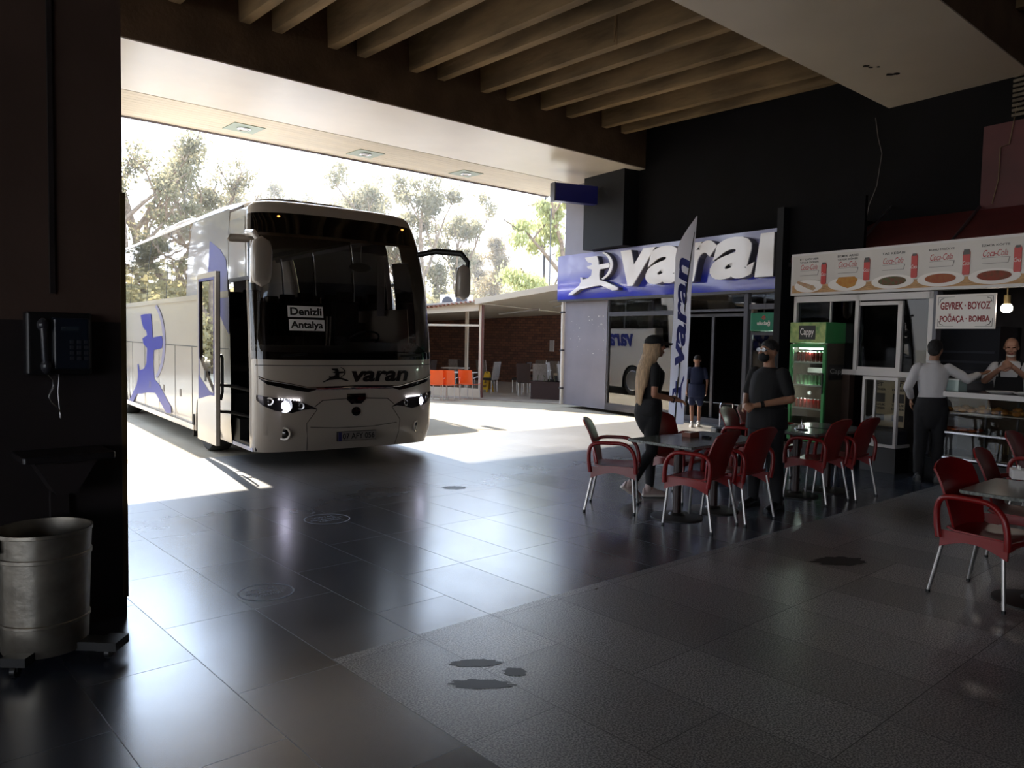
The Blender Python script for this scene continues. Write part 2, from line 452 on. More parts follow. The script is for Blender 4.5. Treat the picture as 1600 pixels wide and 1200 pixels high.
M_grey = mat('grey_composite_cladding', '7d7a85', 0.45, var=0.08, vscale=1.5)
M_alu = mat('dark_grey_aluminium', '4b4b52', 0.4, metal=0.4)
M_white = mat('white_coated_profile', 'd6d2d0', 0.4)
M_ground = mat('pale_worn_concrete', 'b3a791', 0.9, var=0.12, vscale=0.5, bump=0.3, bscale=20)
M_road = mat('worn_asphalt', '8f8b84', 0.9, var=0.12, vscale=1.2, bump=0.4, bscale=40)
M_blk = mat('black_plastic', '0d0d0f', 0.45)
M_chrome = mat('brushed_chrome', 'c8c8cc', 0.25, metal=1.0)
M_steel = mat('worn_galvanised_steel', 'a39c90', 0.38, metal=0.85, var=0.25, vscale=7, bump=0.1, bscale=20)
M_dark = mat('dark_interior', '121014', 0.8)
M_glass = glass('clear_shop_glass', (0.6, 0.62, 0.62), 1.0, ior=2.5)

UB = 11.575                    # inner face of the facade beam
U_EDGE = 10.6
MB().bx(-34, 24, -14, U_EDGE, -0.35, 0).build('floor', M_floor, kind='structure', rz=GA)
MB().bx(-400, 400, -60, 500, -0.6, -0.08).build('ground', M_ground, kind='structure')
MB().bx(-60, 3.2, U_EDGE + 0.02, 20.5, -0.09, -0.07).build('asphalt_road', M_road, kind='structure', rz=GA)
# facade beam, soffit and canopy
V_END = 15.2
MB().bx(-34, V_END, UB, UB + 2.4, 5.66, 7.25).build('facade_beam', M_conc2, kind='structure', rz=GA)
MB().bx(-34, V_END, UB + 0.005, UB + 2.4, 5.64, 5.66).build('beam_soffit', M_soffit, kind='structure', rz=GA)
cs = MB()
for i in range(11):
    y0 = UB + 2.41 + i * 0.15
    cs.bx(-34, V_END, y0, y0 + 0.144, 5.635, 5.66)
cs.build('canopy_soffit', mat('cream_slats', 'd8cbb4', 0.45, var=0.08, vscale=1.0, stretch=(1, 6, 1)), kind='structure', rz=GA)
MB().bx(-34, V_END, UB + 2.4, UB + 4.06, 5.665, 5.98).build('canopy', M_conc2, kind='structure', rz=GA)
MB().bx(-34, V_END, UB + 4.055, UB + 4.09, 5.60, 6.0).build('canopy_trim', M_grey, kind='structure', rz=GA)
# second beam, slab, ribs
MB().bx(-34, 20, 3.62, 5.74, 5.66, 7.25).build('inner_beam', M_conc2, kind='structure', rz=GA)
sb = MB().bx(-34, 20, 3.62, 5.74, 5.64, 5.66)
sb.build('inner_beam_soffit', M_soffit, kind='structure', rz=GA)
MB().bx(-34, 24, -14, UB + 2.4, 7.25, 7.5).build('ceiling', M_conc2, kind='structure', rz=GA)
nface = -GU
vlist = []
for px, py in ((275, 20), (384, 49), (435, 60), (521, 94), (566, 107), (647, 129), (690, 141), (757, 159), (797, 167), (850, 186), (890, 192), (945, 207), (975, 213)):
    p = hit(px, py, grid(0, UB), GU); vlist.append(p.dot(GV))
step = vlist[4] - vlist[2]
base = vlist[0]
ext = [base - 0.75 - 1.5 * k for k in range(0, 14)] + [base - 1.5 - 1.5 * k + 0.2 for k in range(0, 14)]
for vv in vlist + ext:
    b = MB()
    b.add([(vv - 0.10, 5.74, 6.3), (vv + 0.06, 5.74, 6.3), (vv + 0.06, UB, 6.3), (vv - 0.10, UB, 6.3),
           (vv - 0.14, 5.74, 7.25), (vv + 0.09, 5.74, 7.25), (vv + 0.09, UB, 7.25), (vv - 0.14, UB, 7.25)],
          [(0, 3, 2, 1), (4, 5, 6, 7), (0, 1, 5, 4), (1, 2, 6, 5), (2, 3, 7, 6), (3, 0, 4, 7)])
    b.build('concrete_rib', M_conc, kind='structure', rz=GA)
for k in range(24):
    vv = -14 + k * 1.25
    MB().bx(vv, vv + 0.13, -12, 3.62, 6.3, 7.25).build('concrete_rib', M_conc, kind='structure', rz=GA)
# soffit wear marks
sm = MB()
for (px, py, s) in ((1352, 103, .05), (1360, 105, .03), (1391, 116, .06), (1402, 115, .05), (1372, 104, .025)):
    p = at(px, py, 5.64)
    pts = [(math.cos(a) * s * random.uniform(.6, 1.5), math.sin(a) * s * random.uniform(.4, 1)) for a in [i * 0.7 for i in range(9)]]
    sm.prism(pts, 5.632, 5.64, Matrix.Translation((p.x, p.y, 0)))
tag(sm.build('chipped_paint', M_blk), 'dark chipped paint spots on the cream beam underside', 'paint damage')
# hanging debris and little metal frame under ribs
h0 = hit(963, 5, grid(0, 7.8), GU); h1 = hit(962, 72, grid(0, 7.8), GU)
t = thing('hanging_rope', 'frayed tan rope hanging down from the concrete ribs', 'rope', (h0.x, h0.y, h1.z))
b = MB()
for k in range(5):
    b.tube([(0.02 * math.sin(k), 0.01 * k, 6.95 - h1.z), (0.03 * math.sin(k * 2), 0.012 * k, 0.6), (0.02 * math.cos(k * 3), 0.01 * k - .02, 0.05 * k)], 0.008, 6)
b.build('strand', mat('tan_rope', '8a7052', 0.9), t, smooth=True)
f0 = hit(983, 18, grid(0, 6.6), GU)
t = thing('metal_bracket', 'small square metal frame fixed under the ribs by the cream beam', 'bracket', (f0.x, f0.y, 6.18), GA)
b = MB()
for s in (-1, 1): b.box((0, s * .13, 0), (.3, .03, .04)); b.box((s * .13, 0, 0), (.03, .3, .04))
b.build('frame', M_alu, t)
MB().cyl((-.13, -.13, 0), (-.13, -.13, .82), .008).cyl((.13, .13, 0), (.13, .13, .82), .008).build('hanger', M_alu, t)

# left column with dado and corner guard
C0 = at(197, 962)
cv, cu = C0.dot(GV), C0.dot(GU)
MB().bx(cv - 1.5, cv, cu, cu + 1.2, 0, 5.64).build('column_left', M_brown, kind='structure', rz=GA)
MB().bx(cv - 1.505, cv + .005, cu - .006, cu + 1.205, 0, 1.75).build('column_dado', M_brownd, kind='structure', rz=GA)
_sv = hit(79, 300, grid(0, cu), GU).dot(GV)
MB().bx(_sv - .012, _sv + .012, cu - .02, cu, 1.9, 5.6).build('column_joint_strip', M_brownd, kind='structure', rz=GA)
MB().bx(cv - .015, cv + .012, cu - .015, cu + .01, 0.12, 2.5).build('corner_guard', mat('brass_edge', '6b5a3c', .35, metal=.6), kind='structure', rz=GA)

# enclosure of the hall outside the view
MB().bx(-14, 24, -14.3, -14, 0, 7.5).build('wall_back', M_conc2, kind='structure', rz=GA)
MB().bx(-34.3, -34, 4, UB, 0, 7.3).build('wall_left', M_conc2, kind='structure', rz=GA)

# shop wall plane: local x along wall (to the right), y into the wall
def WB(): return MB()
def wobj(mb, name, m, **k): return mb.build(name, m, loc=(W0.x, W0.y, 0), rz=WR, **k)
SIGN_T, SIGN_B = 3.88, 2.74
xs = [wl(p, 560)[0] for p in (948, 1062, 1163, 1226)]
xcol = wl(1400, 250)[0]
XE = 33
wobj(MB().bx(0, XE, 0, 0.5, SIGN_B, 7.25), 'wall_shops_upper', M_black, kind='structure')
wobj(MB().bx(0, xs[0] - .02, 0, 0.4, 0, SIGN_B), 'wall_grey_cladding', M_grey, kind='structure')
wobj(MB().bx(xs[3] + .02, XE, 0, .4, 0, SIGN_B), 'wall_shops_right', M_black, kind='structure')
wobj(MB().bx(0, XE, 5.0, 5.3, -.05, SIGN_B + .1).bx(-.0, .15, .4, 5, 0, SIGN_B + .1), 'wall_shop_interior', M_dark, kind='structure')
wobj(MB().bx(0.0, XE, .5, 5.2, SIGN_B, SIGN_B + .15), 'shop_ceiling', M_dark, kind='structure')
# grey pillar above the sign
px1 = wl(934, 350)[0]; px2 = wl(976, 300)[0]
wobj(MB().bx(0.08, px1, -.12, .1, SIGN_T, 5.64), 'pillar_shops', M_grey, kind='structure')
wobj(MB().bx(px1, px2 + .5, -.45, .1, SIGN_T + .02, 5.64), 'pillar_black', M_blackcol, kind='structure')
# marks on the grey cladding
mk = MB()
for k in range(34):
    x = random.uniform(.25, xs[0] - .1); z = random.uniform(1.3, 2.3); s = random.uniform(.008, .03)
    mk.bx(x, x + s, -.003, 0, z, z + s * random.uniform(.3, 1.2))
tag(mk.build('paint_scar', M_white, loc=(W0.x, W0.y, 0), rz=WR), 'white glue scars left on the grey cladding panel', 'scars')
t = thing('downpipe', 'white vertical pipe on the outer corner of the grey cladding', 'pipe', (W0.x, W0.y, 0), WR)
MB().cyl((-.06, -.02, 0), (-.06, -.02, 2.75), .05).build('pipe', M_white, t, smooth=True)
b = MB()
for z in (.4, 1.4, 2.4): b.bx(-.12, 0, -.08, .03, z, z + .04)
b.build('pipe_clip', M_alu, t)

def window(name, x0, x1, z0, z1, fr=.05, d=.08, glassm=M_glass, bars=(), m=M_alu, off=0.0, base=None):
    t = thing(name, None, None, base if base is not None else (W0.x, W0.y, 0), WR); t['kind'] = 'structure'
    b = MB()
    b.bx(x0, x1, off, off + d, z0, z0 + fr).bx(x0, x1, off, off + d, z1 - fr, z1).bx(x0, x0 + fr, off, off + d, z0 + fr, z1 - fr).bx(x1 - fr, x1, off, off + d, z0 + fr, z1 - fr)
    for q in bars: b.bx(*q)
    b.build('window_frame', m, t)
    if glassm: MB().bx(x0 + fr, x1 - fr, off + d * .4, off + d * .4 + .008, z0 + fr, z1 - fr).build('window_pane', glassm, t)
    return t
zt = wl(950, 491)[1]
window('window_1', xs[0], xs[1], 0.12, zt)
window('window_2', xs[0], xs[1], zt, SIGN_B)
window('window_3', xs[1], xs[2], zt, SIGN_B)
window('window_4', xs[2], xs[3], zt + .08, SIGN_B)
wobj(MB().bx(xs[2] - .04, xs[2] + .06, -.02, .12, 0, SIGN_B), 'trim_1', M_alu, kind='structure')
wobj(MB().bx(xs[0], xs[2], -.03, .1, 0, .12), 'trim_2', M_alu, kind='structure')
window('window_5', xs[2], xs[3], .12, zt + .08)
# door leaf slid open inside the office
t = thing('door_1', None, None, (W0.x, W0.y, 0), WR); t['kind'] = 'structure'
MB().bx(xs[1] + .05, xs[1] + .12, .12, .17, .05, zt - .05).bx(xs[2] - 1.0, xs[2] - .93, .12, .17, .05, zt - .05).bx(xs[1], xs[2], .12, .17, zt - .1, zt - .04).build('door_frame', M_alu, t)
# things in the office: a counter and strips of hanging brochures
t = thing('office_desk', 'dark reception desk inside the ticket office', 'desk', W0 + WX * (xs[1] + 1.3) + WN * 3.0, WR)
MB().bx(-1.1, 1.1, 0, .6, 0, 1.05).build('body', M_blk, t); MB().bx(-1.15, 1.15, -.05, .65, 1.05, 1.09).build('desktop', M_alu, t)

# ------------------------------------------------------------------ big sign
t = thing('shop_sign', 'large blue shop sign with raised silver letters and a running archer', 'sign', (W0.x, W0.y, 0), WR)
sl0, _ = wl(878, 440); sl1, _ = wl(1227, 420)
mS = bpy.data.materials.new('gloss_blue_sign'); mS.use_nodes = True
_n = mS.node_tree.nodes; _l = mS.node_tree.links; _b = _n['Principled BSDF']
_b.inputs['Roughness'].default_value = .12; _b.inputs['Coat Weight'].default_value = .6
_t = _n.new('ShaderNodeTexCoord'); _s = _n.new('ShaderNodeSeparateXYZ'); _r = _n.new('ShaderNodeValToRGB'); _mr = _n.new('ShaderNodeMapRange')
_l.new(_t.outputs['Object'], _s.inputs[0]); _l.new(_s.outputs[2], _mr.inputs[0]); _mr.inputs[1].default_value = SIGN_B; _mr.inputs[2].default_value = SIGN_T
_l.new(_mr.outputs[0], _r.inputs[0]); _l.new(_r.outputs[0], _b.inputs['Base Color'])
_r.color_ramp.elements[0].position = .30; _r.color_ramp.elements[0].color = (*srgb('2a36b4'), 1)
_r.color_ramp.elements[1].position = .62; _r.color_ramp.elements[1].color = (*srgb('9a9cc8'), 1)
MB().bx(sl0, sl1, -.14, 0, SIGN_B, SIGN_T).build('panel', mS, t)
MB().bx(sl0, sl1, -.13, 0, SIGN_B - .05, SIGN_B).build('bottom_rail', M_alu, t)
M_let = mat('silver_gloss_letter', 'e4e2e6', .15, coat=.5)
M_letd = mat('grey_letter_side', '5a5a62', .4)
lets = [('v', 986, 1040, 398, 456), ('a', 1026, 1081, 393, 456), ('r', 1086, 1137, 384, 452), ('a', 1127, 1196, 376, 451), ('n', 1197, 1262, 372, 446)]
H1 = 0.82
bz = SIGN_B + .22
for ch, a, b_, _, _ in lets:
    if ch == 'n': b_ = 1226
    x0 = wl(a, 430)[0]; x1 = wl(b_, 430)[0]
    y0 = -.34
    for nm, y, dpt, mm in (('letter', y0, .03, M_let), ('letter_side', y0 + .03, .20, M_letd)):
        q = MB()
        if ch != 'n': text(q, ch, x0, x1, bz, bz + H1, y + dpt, dpt, bold=.035, shear=.2)
        else: q.fprism([(x0, bz), (x1, bz), (x1, bz + H1), (x0 + .12, bz + H1)], y, y + dpt)
        q.build(nm, mm, t)
ex0 = wl(903, 440)[0]; ex1 = wl(984, 440)[0]
def emb(poly, x0, sx, z0, sz): return [(x0 + p[0] * sx, z0 + p[1] * sz) for p in poly]
for nm, y, dpt, mm in (('archer', -.30, .03, M_let), ('archer_side', -.27, .12, M_letd)):
    q = MB(); q.fprism(emb(ARCHER, ex0, ex1 - ex0, SIGN_B + .08, 1.0), y, y + dpt); q.fprism(emb(BOW, ex0, ex1 - ex0, SIGN_B + .08, 1.0), y, y + dpt)
    q.build(nm, mm, t)

# small blue box sign under the canopy
p0 = hit(868, 300, at(868, 300, 5.3), V((0.2, 1, 0)).normalized())
D = 18.3
p0 = V((0, 0, CAM_H)) + ray(868, 299) * (D / ray(868, 299).y)
t = thing('box_sign', 'small blank blue box sign jutting from the top of the grey pillar', 'sign', (p0.x, p0.y, p0.z), math.radians(22))
MB().bx(0, 1.1, 0, .22, -.21, .21).build('box', mat('deep_blue_panel', '1b1f63', .3), t)
MB().bx(-.03, 0, -.01, .23, -.22, .22).build('end_cap', M_alu, t)

# canopy downlights
for i, (px, py) in enumerate(((381, 200), (571, 240), (728, 271))):
    p = at(px, py, 5.635); lab = ('nearest the left column', 'in the middle of the canopy', 'nearest the shop wall')[i]
    t = thing('ceiling_light', 'pale green square downlight ' + lab, 'ceiling light', (p.x, p.y, 5.635), GA, 'square downlights under the canopy')
    MB().bx(-.3, .3, -.3, .3, -.012, 0).build('plate', mat('pale_green_plate', '93a394', .4), t)
    MB().lathe([(.13, -.012), (.13, -.03), (.10, -.035), (.09, -.015)], 24).build('trim_ring', M_chrome, t, smooth=True)
    MB().lathe([(.001, -.014), (.09, -.014), (.08, -.028), (.001, -.034)], 20).build('bulb', M_white, t, smooth=True)

# ------------------------------------------------------------------ black column at the kiosk, red roof, kiosk shell
CX = hit(1400, 170, at(1400, 170, 5.64), WN)
cx0 = (CX - W0).dot(WX); cy0 = (CX - W0).dot(WN)
wobj(MB().bx(cx0, cx0 + 1.5, cy0, 0.3, 0, 5.64), 'column_kiosk', M_blackcol, kind='structure')
wobj(MB().bx(cx0 + 1.5, cx0 + 6, -.03, 0, 3.0, 5.0), 'wall_red', M_red, kind='structure')
lv = MB()
for k in range(14): lv.bx(cx0 + 1.9, cx0 + 4.5, -.08, -.03, 5.05 + k * .07, 5.09 + k * .07)
lv.build('louvre', mat('dusty_wood', '5b5246', .8, var=.4, vscale=8), loc=(W0.x, W0.y, 0), rz=WR, label='dusty slatted vent high up beside the black column', cat='vent')
kb = (K0.x, K0.y, 0)
KD = (W0 - K0).dot(WN)            # depth from kiosk front to shop wall
zb = 2.43; ztop = 3.05
def kobj(mb, name, m, **k): return mb.build(name, m, loc=kb, rz=WR, **k)
q = MB()
q.add([(-.02, .08, ztop - .02), (5.5, .08, ztop - .02), (5.5, KD + cy0, 3.82), (-.02, KD + cy0, 3.82), (-.02, .08, ztop - .1), (5.5, .08, ztop - .1), (5.5, KD + cy0, 3.74), (-.02, KD + cy0, 3.74)],
      [(0, 1, 2, 3), (7, 6, 5, 4), (0, 4, 5, 1), (1, 5, 6, 2), (2, 6, 7, 3), (3, 7, 4, 0)])
M_roofk = mat('dark_red_roof_sheet', '5a1a1d', .55, var=.2, vscale=1.5)
kobj(q, 'kiosk_roof', M_roofk, kind='structure')
xk = kl(1342, 395)[0]
kobj(MB().bx(-.08, xk, .1, .16, ztop - .05, 3.82), 'wall_over_kiosk', M_black, kind='structure')
# black partition at the kiosk's left end
kobj(MB().bx(-.20, -.08, -.05, KD, 0, 3.80), 'wall_partition', M_blackcol, kind='structure')
kobj(MB().bx(-.08, 5.5, KD - .1, KD - .02, 0, 3.0), 'wall_kiosk_back', mat('kiosk_back_tiles', '3c3636', .5, var=.3, vscale=5), kind='structure')
kobj(MB().bx(-.08, 5.5, .1, KD, 2.9, 2.96), 'kiosk_ceiling', M_dark, kind='structure')
# braces on the roof
for i, (a, b_) in enumerate((((1396, 320), (1330, 393)), ((1533, 320), (1483, 382)))):
    pa = hit(a[0], a[1], CX, WN); pb = hit(b_[0], b_[1], K0 + WN * .1, WN)
    MB().cyl(pa, pb, .022).build('steel_brace', M_alu, smooth=True, label='thin dark steel brace on the red roof, the ' + ('left' if i == 0 else 'right') + ' one', cat='brace', group='braces above the menu sign')
pa = hit(1368, 184, W0 - WN * .05, WN); pts = [hit(x, y, W0 - WN * .05, WN) for x, y in ((1368, 184), (1372, 215), (1378, 240), (1370, 290), (1358, 320), (1352, 350))]
MB().tube(pts, .006, 6).build('hanging_cable', mat('grey_cable', '6b6460', .6), label='thin grey cable dangling on the black wall left of the column', cat='cable', smooth=True)
pts = [hit(x, y, W0 - WN * .05, WN) for x, y in ((1590, 160), (1577, 225), (1563, 230), (1560, 280), (1550, 318))]
MB().tube(pts, .007, 6).build('hanging_cable', mat('yellow_cable', '6b5a3a', .6), label='thin cable dangling on the red wall right of the column', cat='cable', smooth=True)
# ------------------------------------------------------------------ kiosk front
def KX(px, py=540): return kl(px, py)[0]
def KZ(px, py): return kl(px, py)[1]
x0 = KX(1243, 430); x9 = KX(1600, 420) + .75
M_board = mat('menu_board_print', 'cfc9c2', .35, var=.04, vscale=2)
t = thing('menu_sign', 'long pale menu sign with food plates and red cola cans over the kiosk', 'sign', kb, WR)
MB().bx(x0, x9, -.1, .06, zb, ztop).build('sign_box', M_white, t)
MB().bx(x0 + .03, x9 - .03, -.104, -.1, zb + .035, ztop - .035).build('printed_board', M_board, t)
mt_ = mat('printed_wood_table', 'b98e5c', .5, var=.3, vscale=14, stretch=(1, 1, 6))
MB().bx(x0 + .03, x9 - .03, -.106, -.104, zb + .035, zb + .15).build('printed_table', mt_, t)
names = [('ET DÖNER\nTAVUK DÖNER', 1272), ('EKMEK ARASI\nTAVUK DÖNER', 1332), ('TAS KEBABI', 1403), ('KURU FASÜLYE', 1478), ('İZMİR KÖFTE', 1562)]
M_ink = mat('black_print', '2b2725', .5); M_rink = mat('red_print', 'b3202a', .5); M_wink = mat('white_print', 'efe9e4', .5)
foods = [('d8c3a0', 'b07a54'), ('d9a040', 'b8742a'), ('8b4030', '4a5a34'), ('b5683a', '9a4a2c'), ('a23a20', '6b3c20')]
for i, (nm, px) in enumerate(names):
    cx = KX(px, 400); hw = .19
    b = MB(); L = nm.split('\n')
    for k, s in enumerate(L):
        z = ztop - .085 - k * .045 - (0 if len(L) > 1 else .02)
        text(b, s, cx - hw * .85, cx + hw * .85, z - .017, z + .014, -.1055, .001, bold=.01)
    b.build('dish_name', M_ink, t)
    b = MB(); text(b, 'Coca-Cola', cx - hw * .75, cx + hw * .75, ztop - .245, ztop - .165, -.1055, .001, shear=.35, bold=-.004); b.build('drink_name', M_rink, t)
    b = MB(); zq = ztop - .33
    for q in ((-.15, .15, 0, .004), (-.15, .16, .07, .073)): b.bx(cx + q[0], cx + q[1], -.106, -.104, zq + q[2], zq + q[3])
    b.fprism([(cx + .145, zq), (cx + .15, zq), (cx + .168, zq + .07), (cx + .162, zq + .07)], -.106, -.104)
    b.build('price_box', M_ink, t)
    # plate (printed in shallow relief)
    zc = zb + .135; pw = .30 if i else .24
    def disc(rx, rz, y, zo=0, xo=0): return [(cx + xo + rx * math.cos(a * PI / 16), zc + zo + rz * math.sin(a * PI / 16)) for a in range(32)], y
    pl, y = disc(pw, .095, 0); MB().fprism(pl, -.110, -.106).build('plate', M_wink, t)
    pl, y = disc(pw * .66, .06, 0, .008 if i != 1 else .03)
    if i == 1: pl = [(cx - .17, zc + .03), (cx - .13, zc + .10), (cx + .12, zc + .10), (cx + .17, zc + .06), (cx + .13, zc - .03), (cx + .02, zc - .06), (cx - .10, zc - .02)]
    if i == 0: pl = [(cx - .2, zc + .05), (cx - .18, zc + .08), (cx + .10, zc - .0), (cx + .13, zc - .04), (cx + .09, zc - .07), (cx + .02, zc - .05)]
    MB().fprism(pl, -.114, -.110).build('food', mat('food_print_%d' % i, foods[i][0], .6, col2=foods[i][1], vscale=22, var=.25), t)
for i, px in enumerate((1295, 1362, 1436, 1517, 1597)):
    cx = KX(px, 410); z0 = zb + .17 - (.02 if i == 0 else 0); hw = .042 if i % 2 == 0 else .044
    b = MB(); b.fprism([(cx - hw * .8, z0), (cx + hw * .8, z0), (cx + hw, z0 + .02), (cx + hw, z0 + .28), (cx + hw * .7, z0 + .31), (cx - hw * .7, z0 + .31), (cx - hw, z0 + .28), (cx - hw, z0 + .02)], -.112, -.106)
    c = b.build('cola_can_print', mat('red_can_print', 'c02a22', .4), t)
    MB().fprism([(cx - hw * .72, z0 + .285), (cx + hw * .72, z0 + .285), (cx + hw * .6, z0 + .315), (cx - hw * .6, z0 + .315)] if i % 2 == 0 else [(cx - hw, z0 + .25), (cx + hw, z0 + .25), (cx + hw * .7, z0 + .315), (cx - hw * .7, z0 + .315)], -.114, -.112).build('can_top', mat('dark_can_top', '3a3532', .4), c)
    b = MB(); text(b, 'Coca', cx - hw * .95, cx + hw * .95, z0 + .12, z0 + .17, -.1125, .001, shear=.35); b.build('can_lettering', M_wink, c)
# header and sliding windows
xw0 = KX(1240, 530); xw1 = KX(1457, 530); zw0 = KZ(1400, 589); zw1 = zb - .01
M_gk = glass('kiosk_glass', (0.35, 0.37, 0.40), .7, ior=1.45)
mids = [KX(p, 530) for p in (1339, 1402)]
t = thing('window_6', None, None, kb, WR); t['kind'] = 'structure'
b = MB().bx(xw0, xw1, -.02, .08, zw1 - .09, zw1).bx(xw0, xw1, -.02, .08, zw0, zw0 + .07).bx(xw0, xw0 + .05, -.02, .08, zw0, zw1).bx(xw1 - .06, xw1, -.02, .08, zw0, zw1)
b.bx(mids[0] - .035, mids[0] + .02, -.02, .08, zw0, zw1).bx(KX(1295) - .01, KX(1295) + .01, 0, .06, zw0, zw1)
b.build('window_frame', M_white, t)
b = MB().bx(mids[0] + .02, mids[1] + .04, .0, .05, zw1 - .16, zw1 - .11).bx(mids[1] - .01, mids[1] + .05, .0, .05, zw0 + .07, zw1 - .11).bx(mids[0] + .02, mids[1], 0, .05, zw0 + .07, zw0 + .12)
b.build('sliding_sash', M_white, t)
MB().bx(xw0 + .05, mids[0], .03, .036, zw0 + .07, zw1 - .09).build('window_pane', M_gk, t)
MB().bx(mids[0] + .02, mids[1], .02, .026, zw0 + .07, zw1 - .09).build('window_pane', M_gk, t)
MB().bx(mids[1], xw1 - .06, .045, .051, zw0 + .07, zw1 - .09).build('window_pane', M_gk, t)
kobj(MB().bx(xw0, KX(1330), 0, .12, 0, zw0), 'wall_kiosk_front', mat('kiosk_timber', '3a2a22', .6, var=.3, vscale=3), kind='structure')
kobj(MB().bx(xw1, xw1 + .05, -.02, .1, 0, zw1), 'trim_3', M_alu, kind='structure')
# doner showcase with posters
xa, xb = KX(1362, 650), KX(1417, 650)
t = thing('showcase', 'glass showcase with doner posters under the kiosk window', 'showcase', K0 + WX * xa, WR)
Wd = xb - xa
b = MB().bx(0, Wd, -.25, .1, .34, .38).bx(0, Wd, -.25, .1, 1.24, 1.28).bx(Wd - .035, Wd, -.25, -.2, .38, 1.24).bx(0, .035, -.25, -.2, .38, 1.24).bx(Wd * .33, Wd * .33 + .03, -.25, -.22, .38, 1.24)
b.build('frame', M_white, t)
MB().bx(-.0, Wd, -.23, .1, 0, .33).build('base', M_blk, t)
MB().bx(.03, Wd - .03, -.22, .08, .38, .56).build('counter_well', M_alu, t)
b1 = MB(); b1.bx(.05, Wd - .05, .02, .03, .6, 1.22); b1.build('backing', mat('poster_paper', 'b3a488', .6, var=.15, vscale=5), t)
ps = MB()
for cx in (Wd * .18, Wd * .72):
    for k, (s, h) in enumerate((('ET', .055), ('DÖNER', .035), ('TAVUK', .03), ('DÖNER', .035))):
        z = 1.15 - [0, .06, .27, .32][k]; hw = .09 if s != 'ET' else .05
        text(ps, s, cx - hw, cx + hw, z, z + h, .018, .002, bold=.03)
    ps.bx(cx - .08, cx + .08, .016, .02, .93, 1.05); ps.bx(cx - .08, cx + .08, .016, .02, .68, .76)
ps.build('poster_print', M_ink, t)
MB().bx(.03, Wd - .03, -.235, -.23, .38, 1.24).build('glass_front', glass('case_glass', (.85, .85, .82), .6, ior=1.4), t)

# bakery counter
xc0 = KX(1468, 660); xc1 = xc0 + 2.9
t = thing('bakery_counter', 'glass fronted steel bakery display counter at the kiosk opening', 'counter', K0 + WX * xc0, WR)
L = xc1 - xc0; HC = 1.15
MB().bx(-.02, L, -.32, .5, HC - .03, HC).build('countertop', M_chrome, t, bevel=.005)
MB().bx(-.02, L, -.335, -.318, HC - .06, HC + .002).build('edge_strip', M_white, t)
b = MB()
for x in (0, L * .5, L - .04): b.bx(x, x + .035, -.30, -.265, .3, HC - .06)
b.bx(.3 * L, .3 * L + .02, .1, .12, .3, HC - .06).bx(.55, .57, .0, .02, .3, HC - .06)
b.build('upright', M_alu, t)
MB().bx(0, L, -.30, .5, .0, .30).build('plinth', M_blk, t)
for z in (.36, .66, .90): MB().bx(.0, L, -.28, .45, z - .012, z).build('shelf', mat('steel_shelf', '8a8580', .35, metal=.7), t)
for z in (.34, .655): MB().bx(0, L, -.31, -.29, z - .02, z).build('rail', M_chrome, t)
MB().bx(.035, L, -.295, -.288, .32, HC - .06).build('glass_front', glass('case_glass', (.85, .85, .82), .6, ior=1.4), t)
MB().bx(0, L, .45, .5, .3, HC - .03).build('back_panel', mat('counter_back', '4d4136', .6), t)
M_pastry = mat('baked_pastry', 'b8743a', .6, col2='d89a50', vscale=30, var=.3)
M_pastry2 = mat('glazed_bun', 'a24a2c', .5, col2='c2683a', vscale=30, var=.3)
def pastry(kind, label, group, loc):
    if kind == 0:
        b = MB(); b.ell((0, 0, .028), (.055, .04, .03), nu=12, nv=8); o = b.build('pastry', M_pastry, smooth=True)
    else:
        b = MB(); R = .045
        rr = []
        for i in range(16):
            a = 2 * PI * i / 16; rr.append([(math.cos(a) * (R + .018 * math.cos(p)), math.sin(a) * (R + .018 * math.cos(p)), .02 + .018 * math.sin(p)) for p in [2 * PI * j / 8 for j in range(8)]])
        b.rings(rr, closed=True); o = b.build('bread_ring', M_pastry2, smooth=True)
    tag(o, label, 'pastry', group); o.location = loc; o.rotation_euler.z = random.uniform(0, 3)
    return o
base = K0 + WX * xc0
pp = None
for r in range(3):
    for k in range(17):
        loc = base + WX * (.22 + k * .13 + random.uniform(-.02, .02)) + WN * (-.18 + r * .13) + V((0, 0, .9 + (.03 if (k * r) % 3 == 1 else 0)))
        if pp is None: pp = pastry(0, 'golden pastry heaped on the upper shelf of the bakery counter', 'pastries on the upper counter shelf', loc)
        else: c = pp.copy(); COL.objects.link(c); c.location = loc; c.rotation_euler.z = random.uniform(0, 3)
rr_ = None
for r in range(2):
    for k in range(5):
        loc = base + WX * (.05 + .06 + k * .1) + WN * (-.18 + r * .12) + V((0, 0, .66))
        if rr_ is None: rr_ = pastry(1, 'ring shaped bread on the middle shelf of the bakery counter', 'bread rings on the middle counter shelf', loc)
        else: c = rr_.copy(); COL.objects.link(c); c.location = loc
wire = MB()
for k in range(30): wire.tube([(.5 + k * .05, -.25, .4), (.5 + k * .05, .3, .4), (.5 + k * .05, .3, .52)], .003, 5)
o = wire.build('wire_basket', mat('brass_wire', '9a8048', .4, metal=.7), smooth=True, loc=base + V((0, 0, -.03)), rz=WR, label='long wire basket on the lowest shelf of the bakery counter', cat='basket')
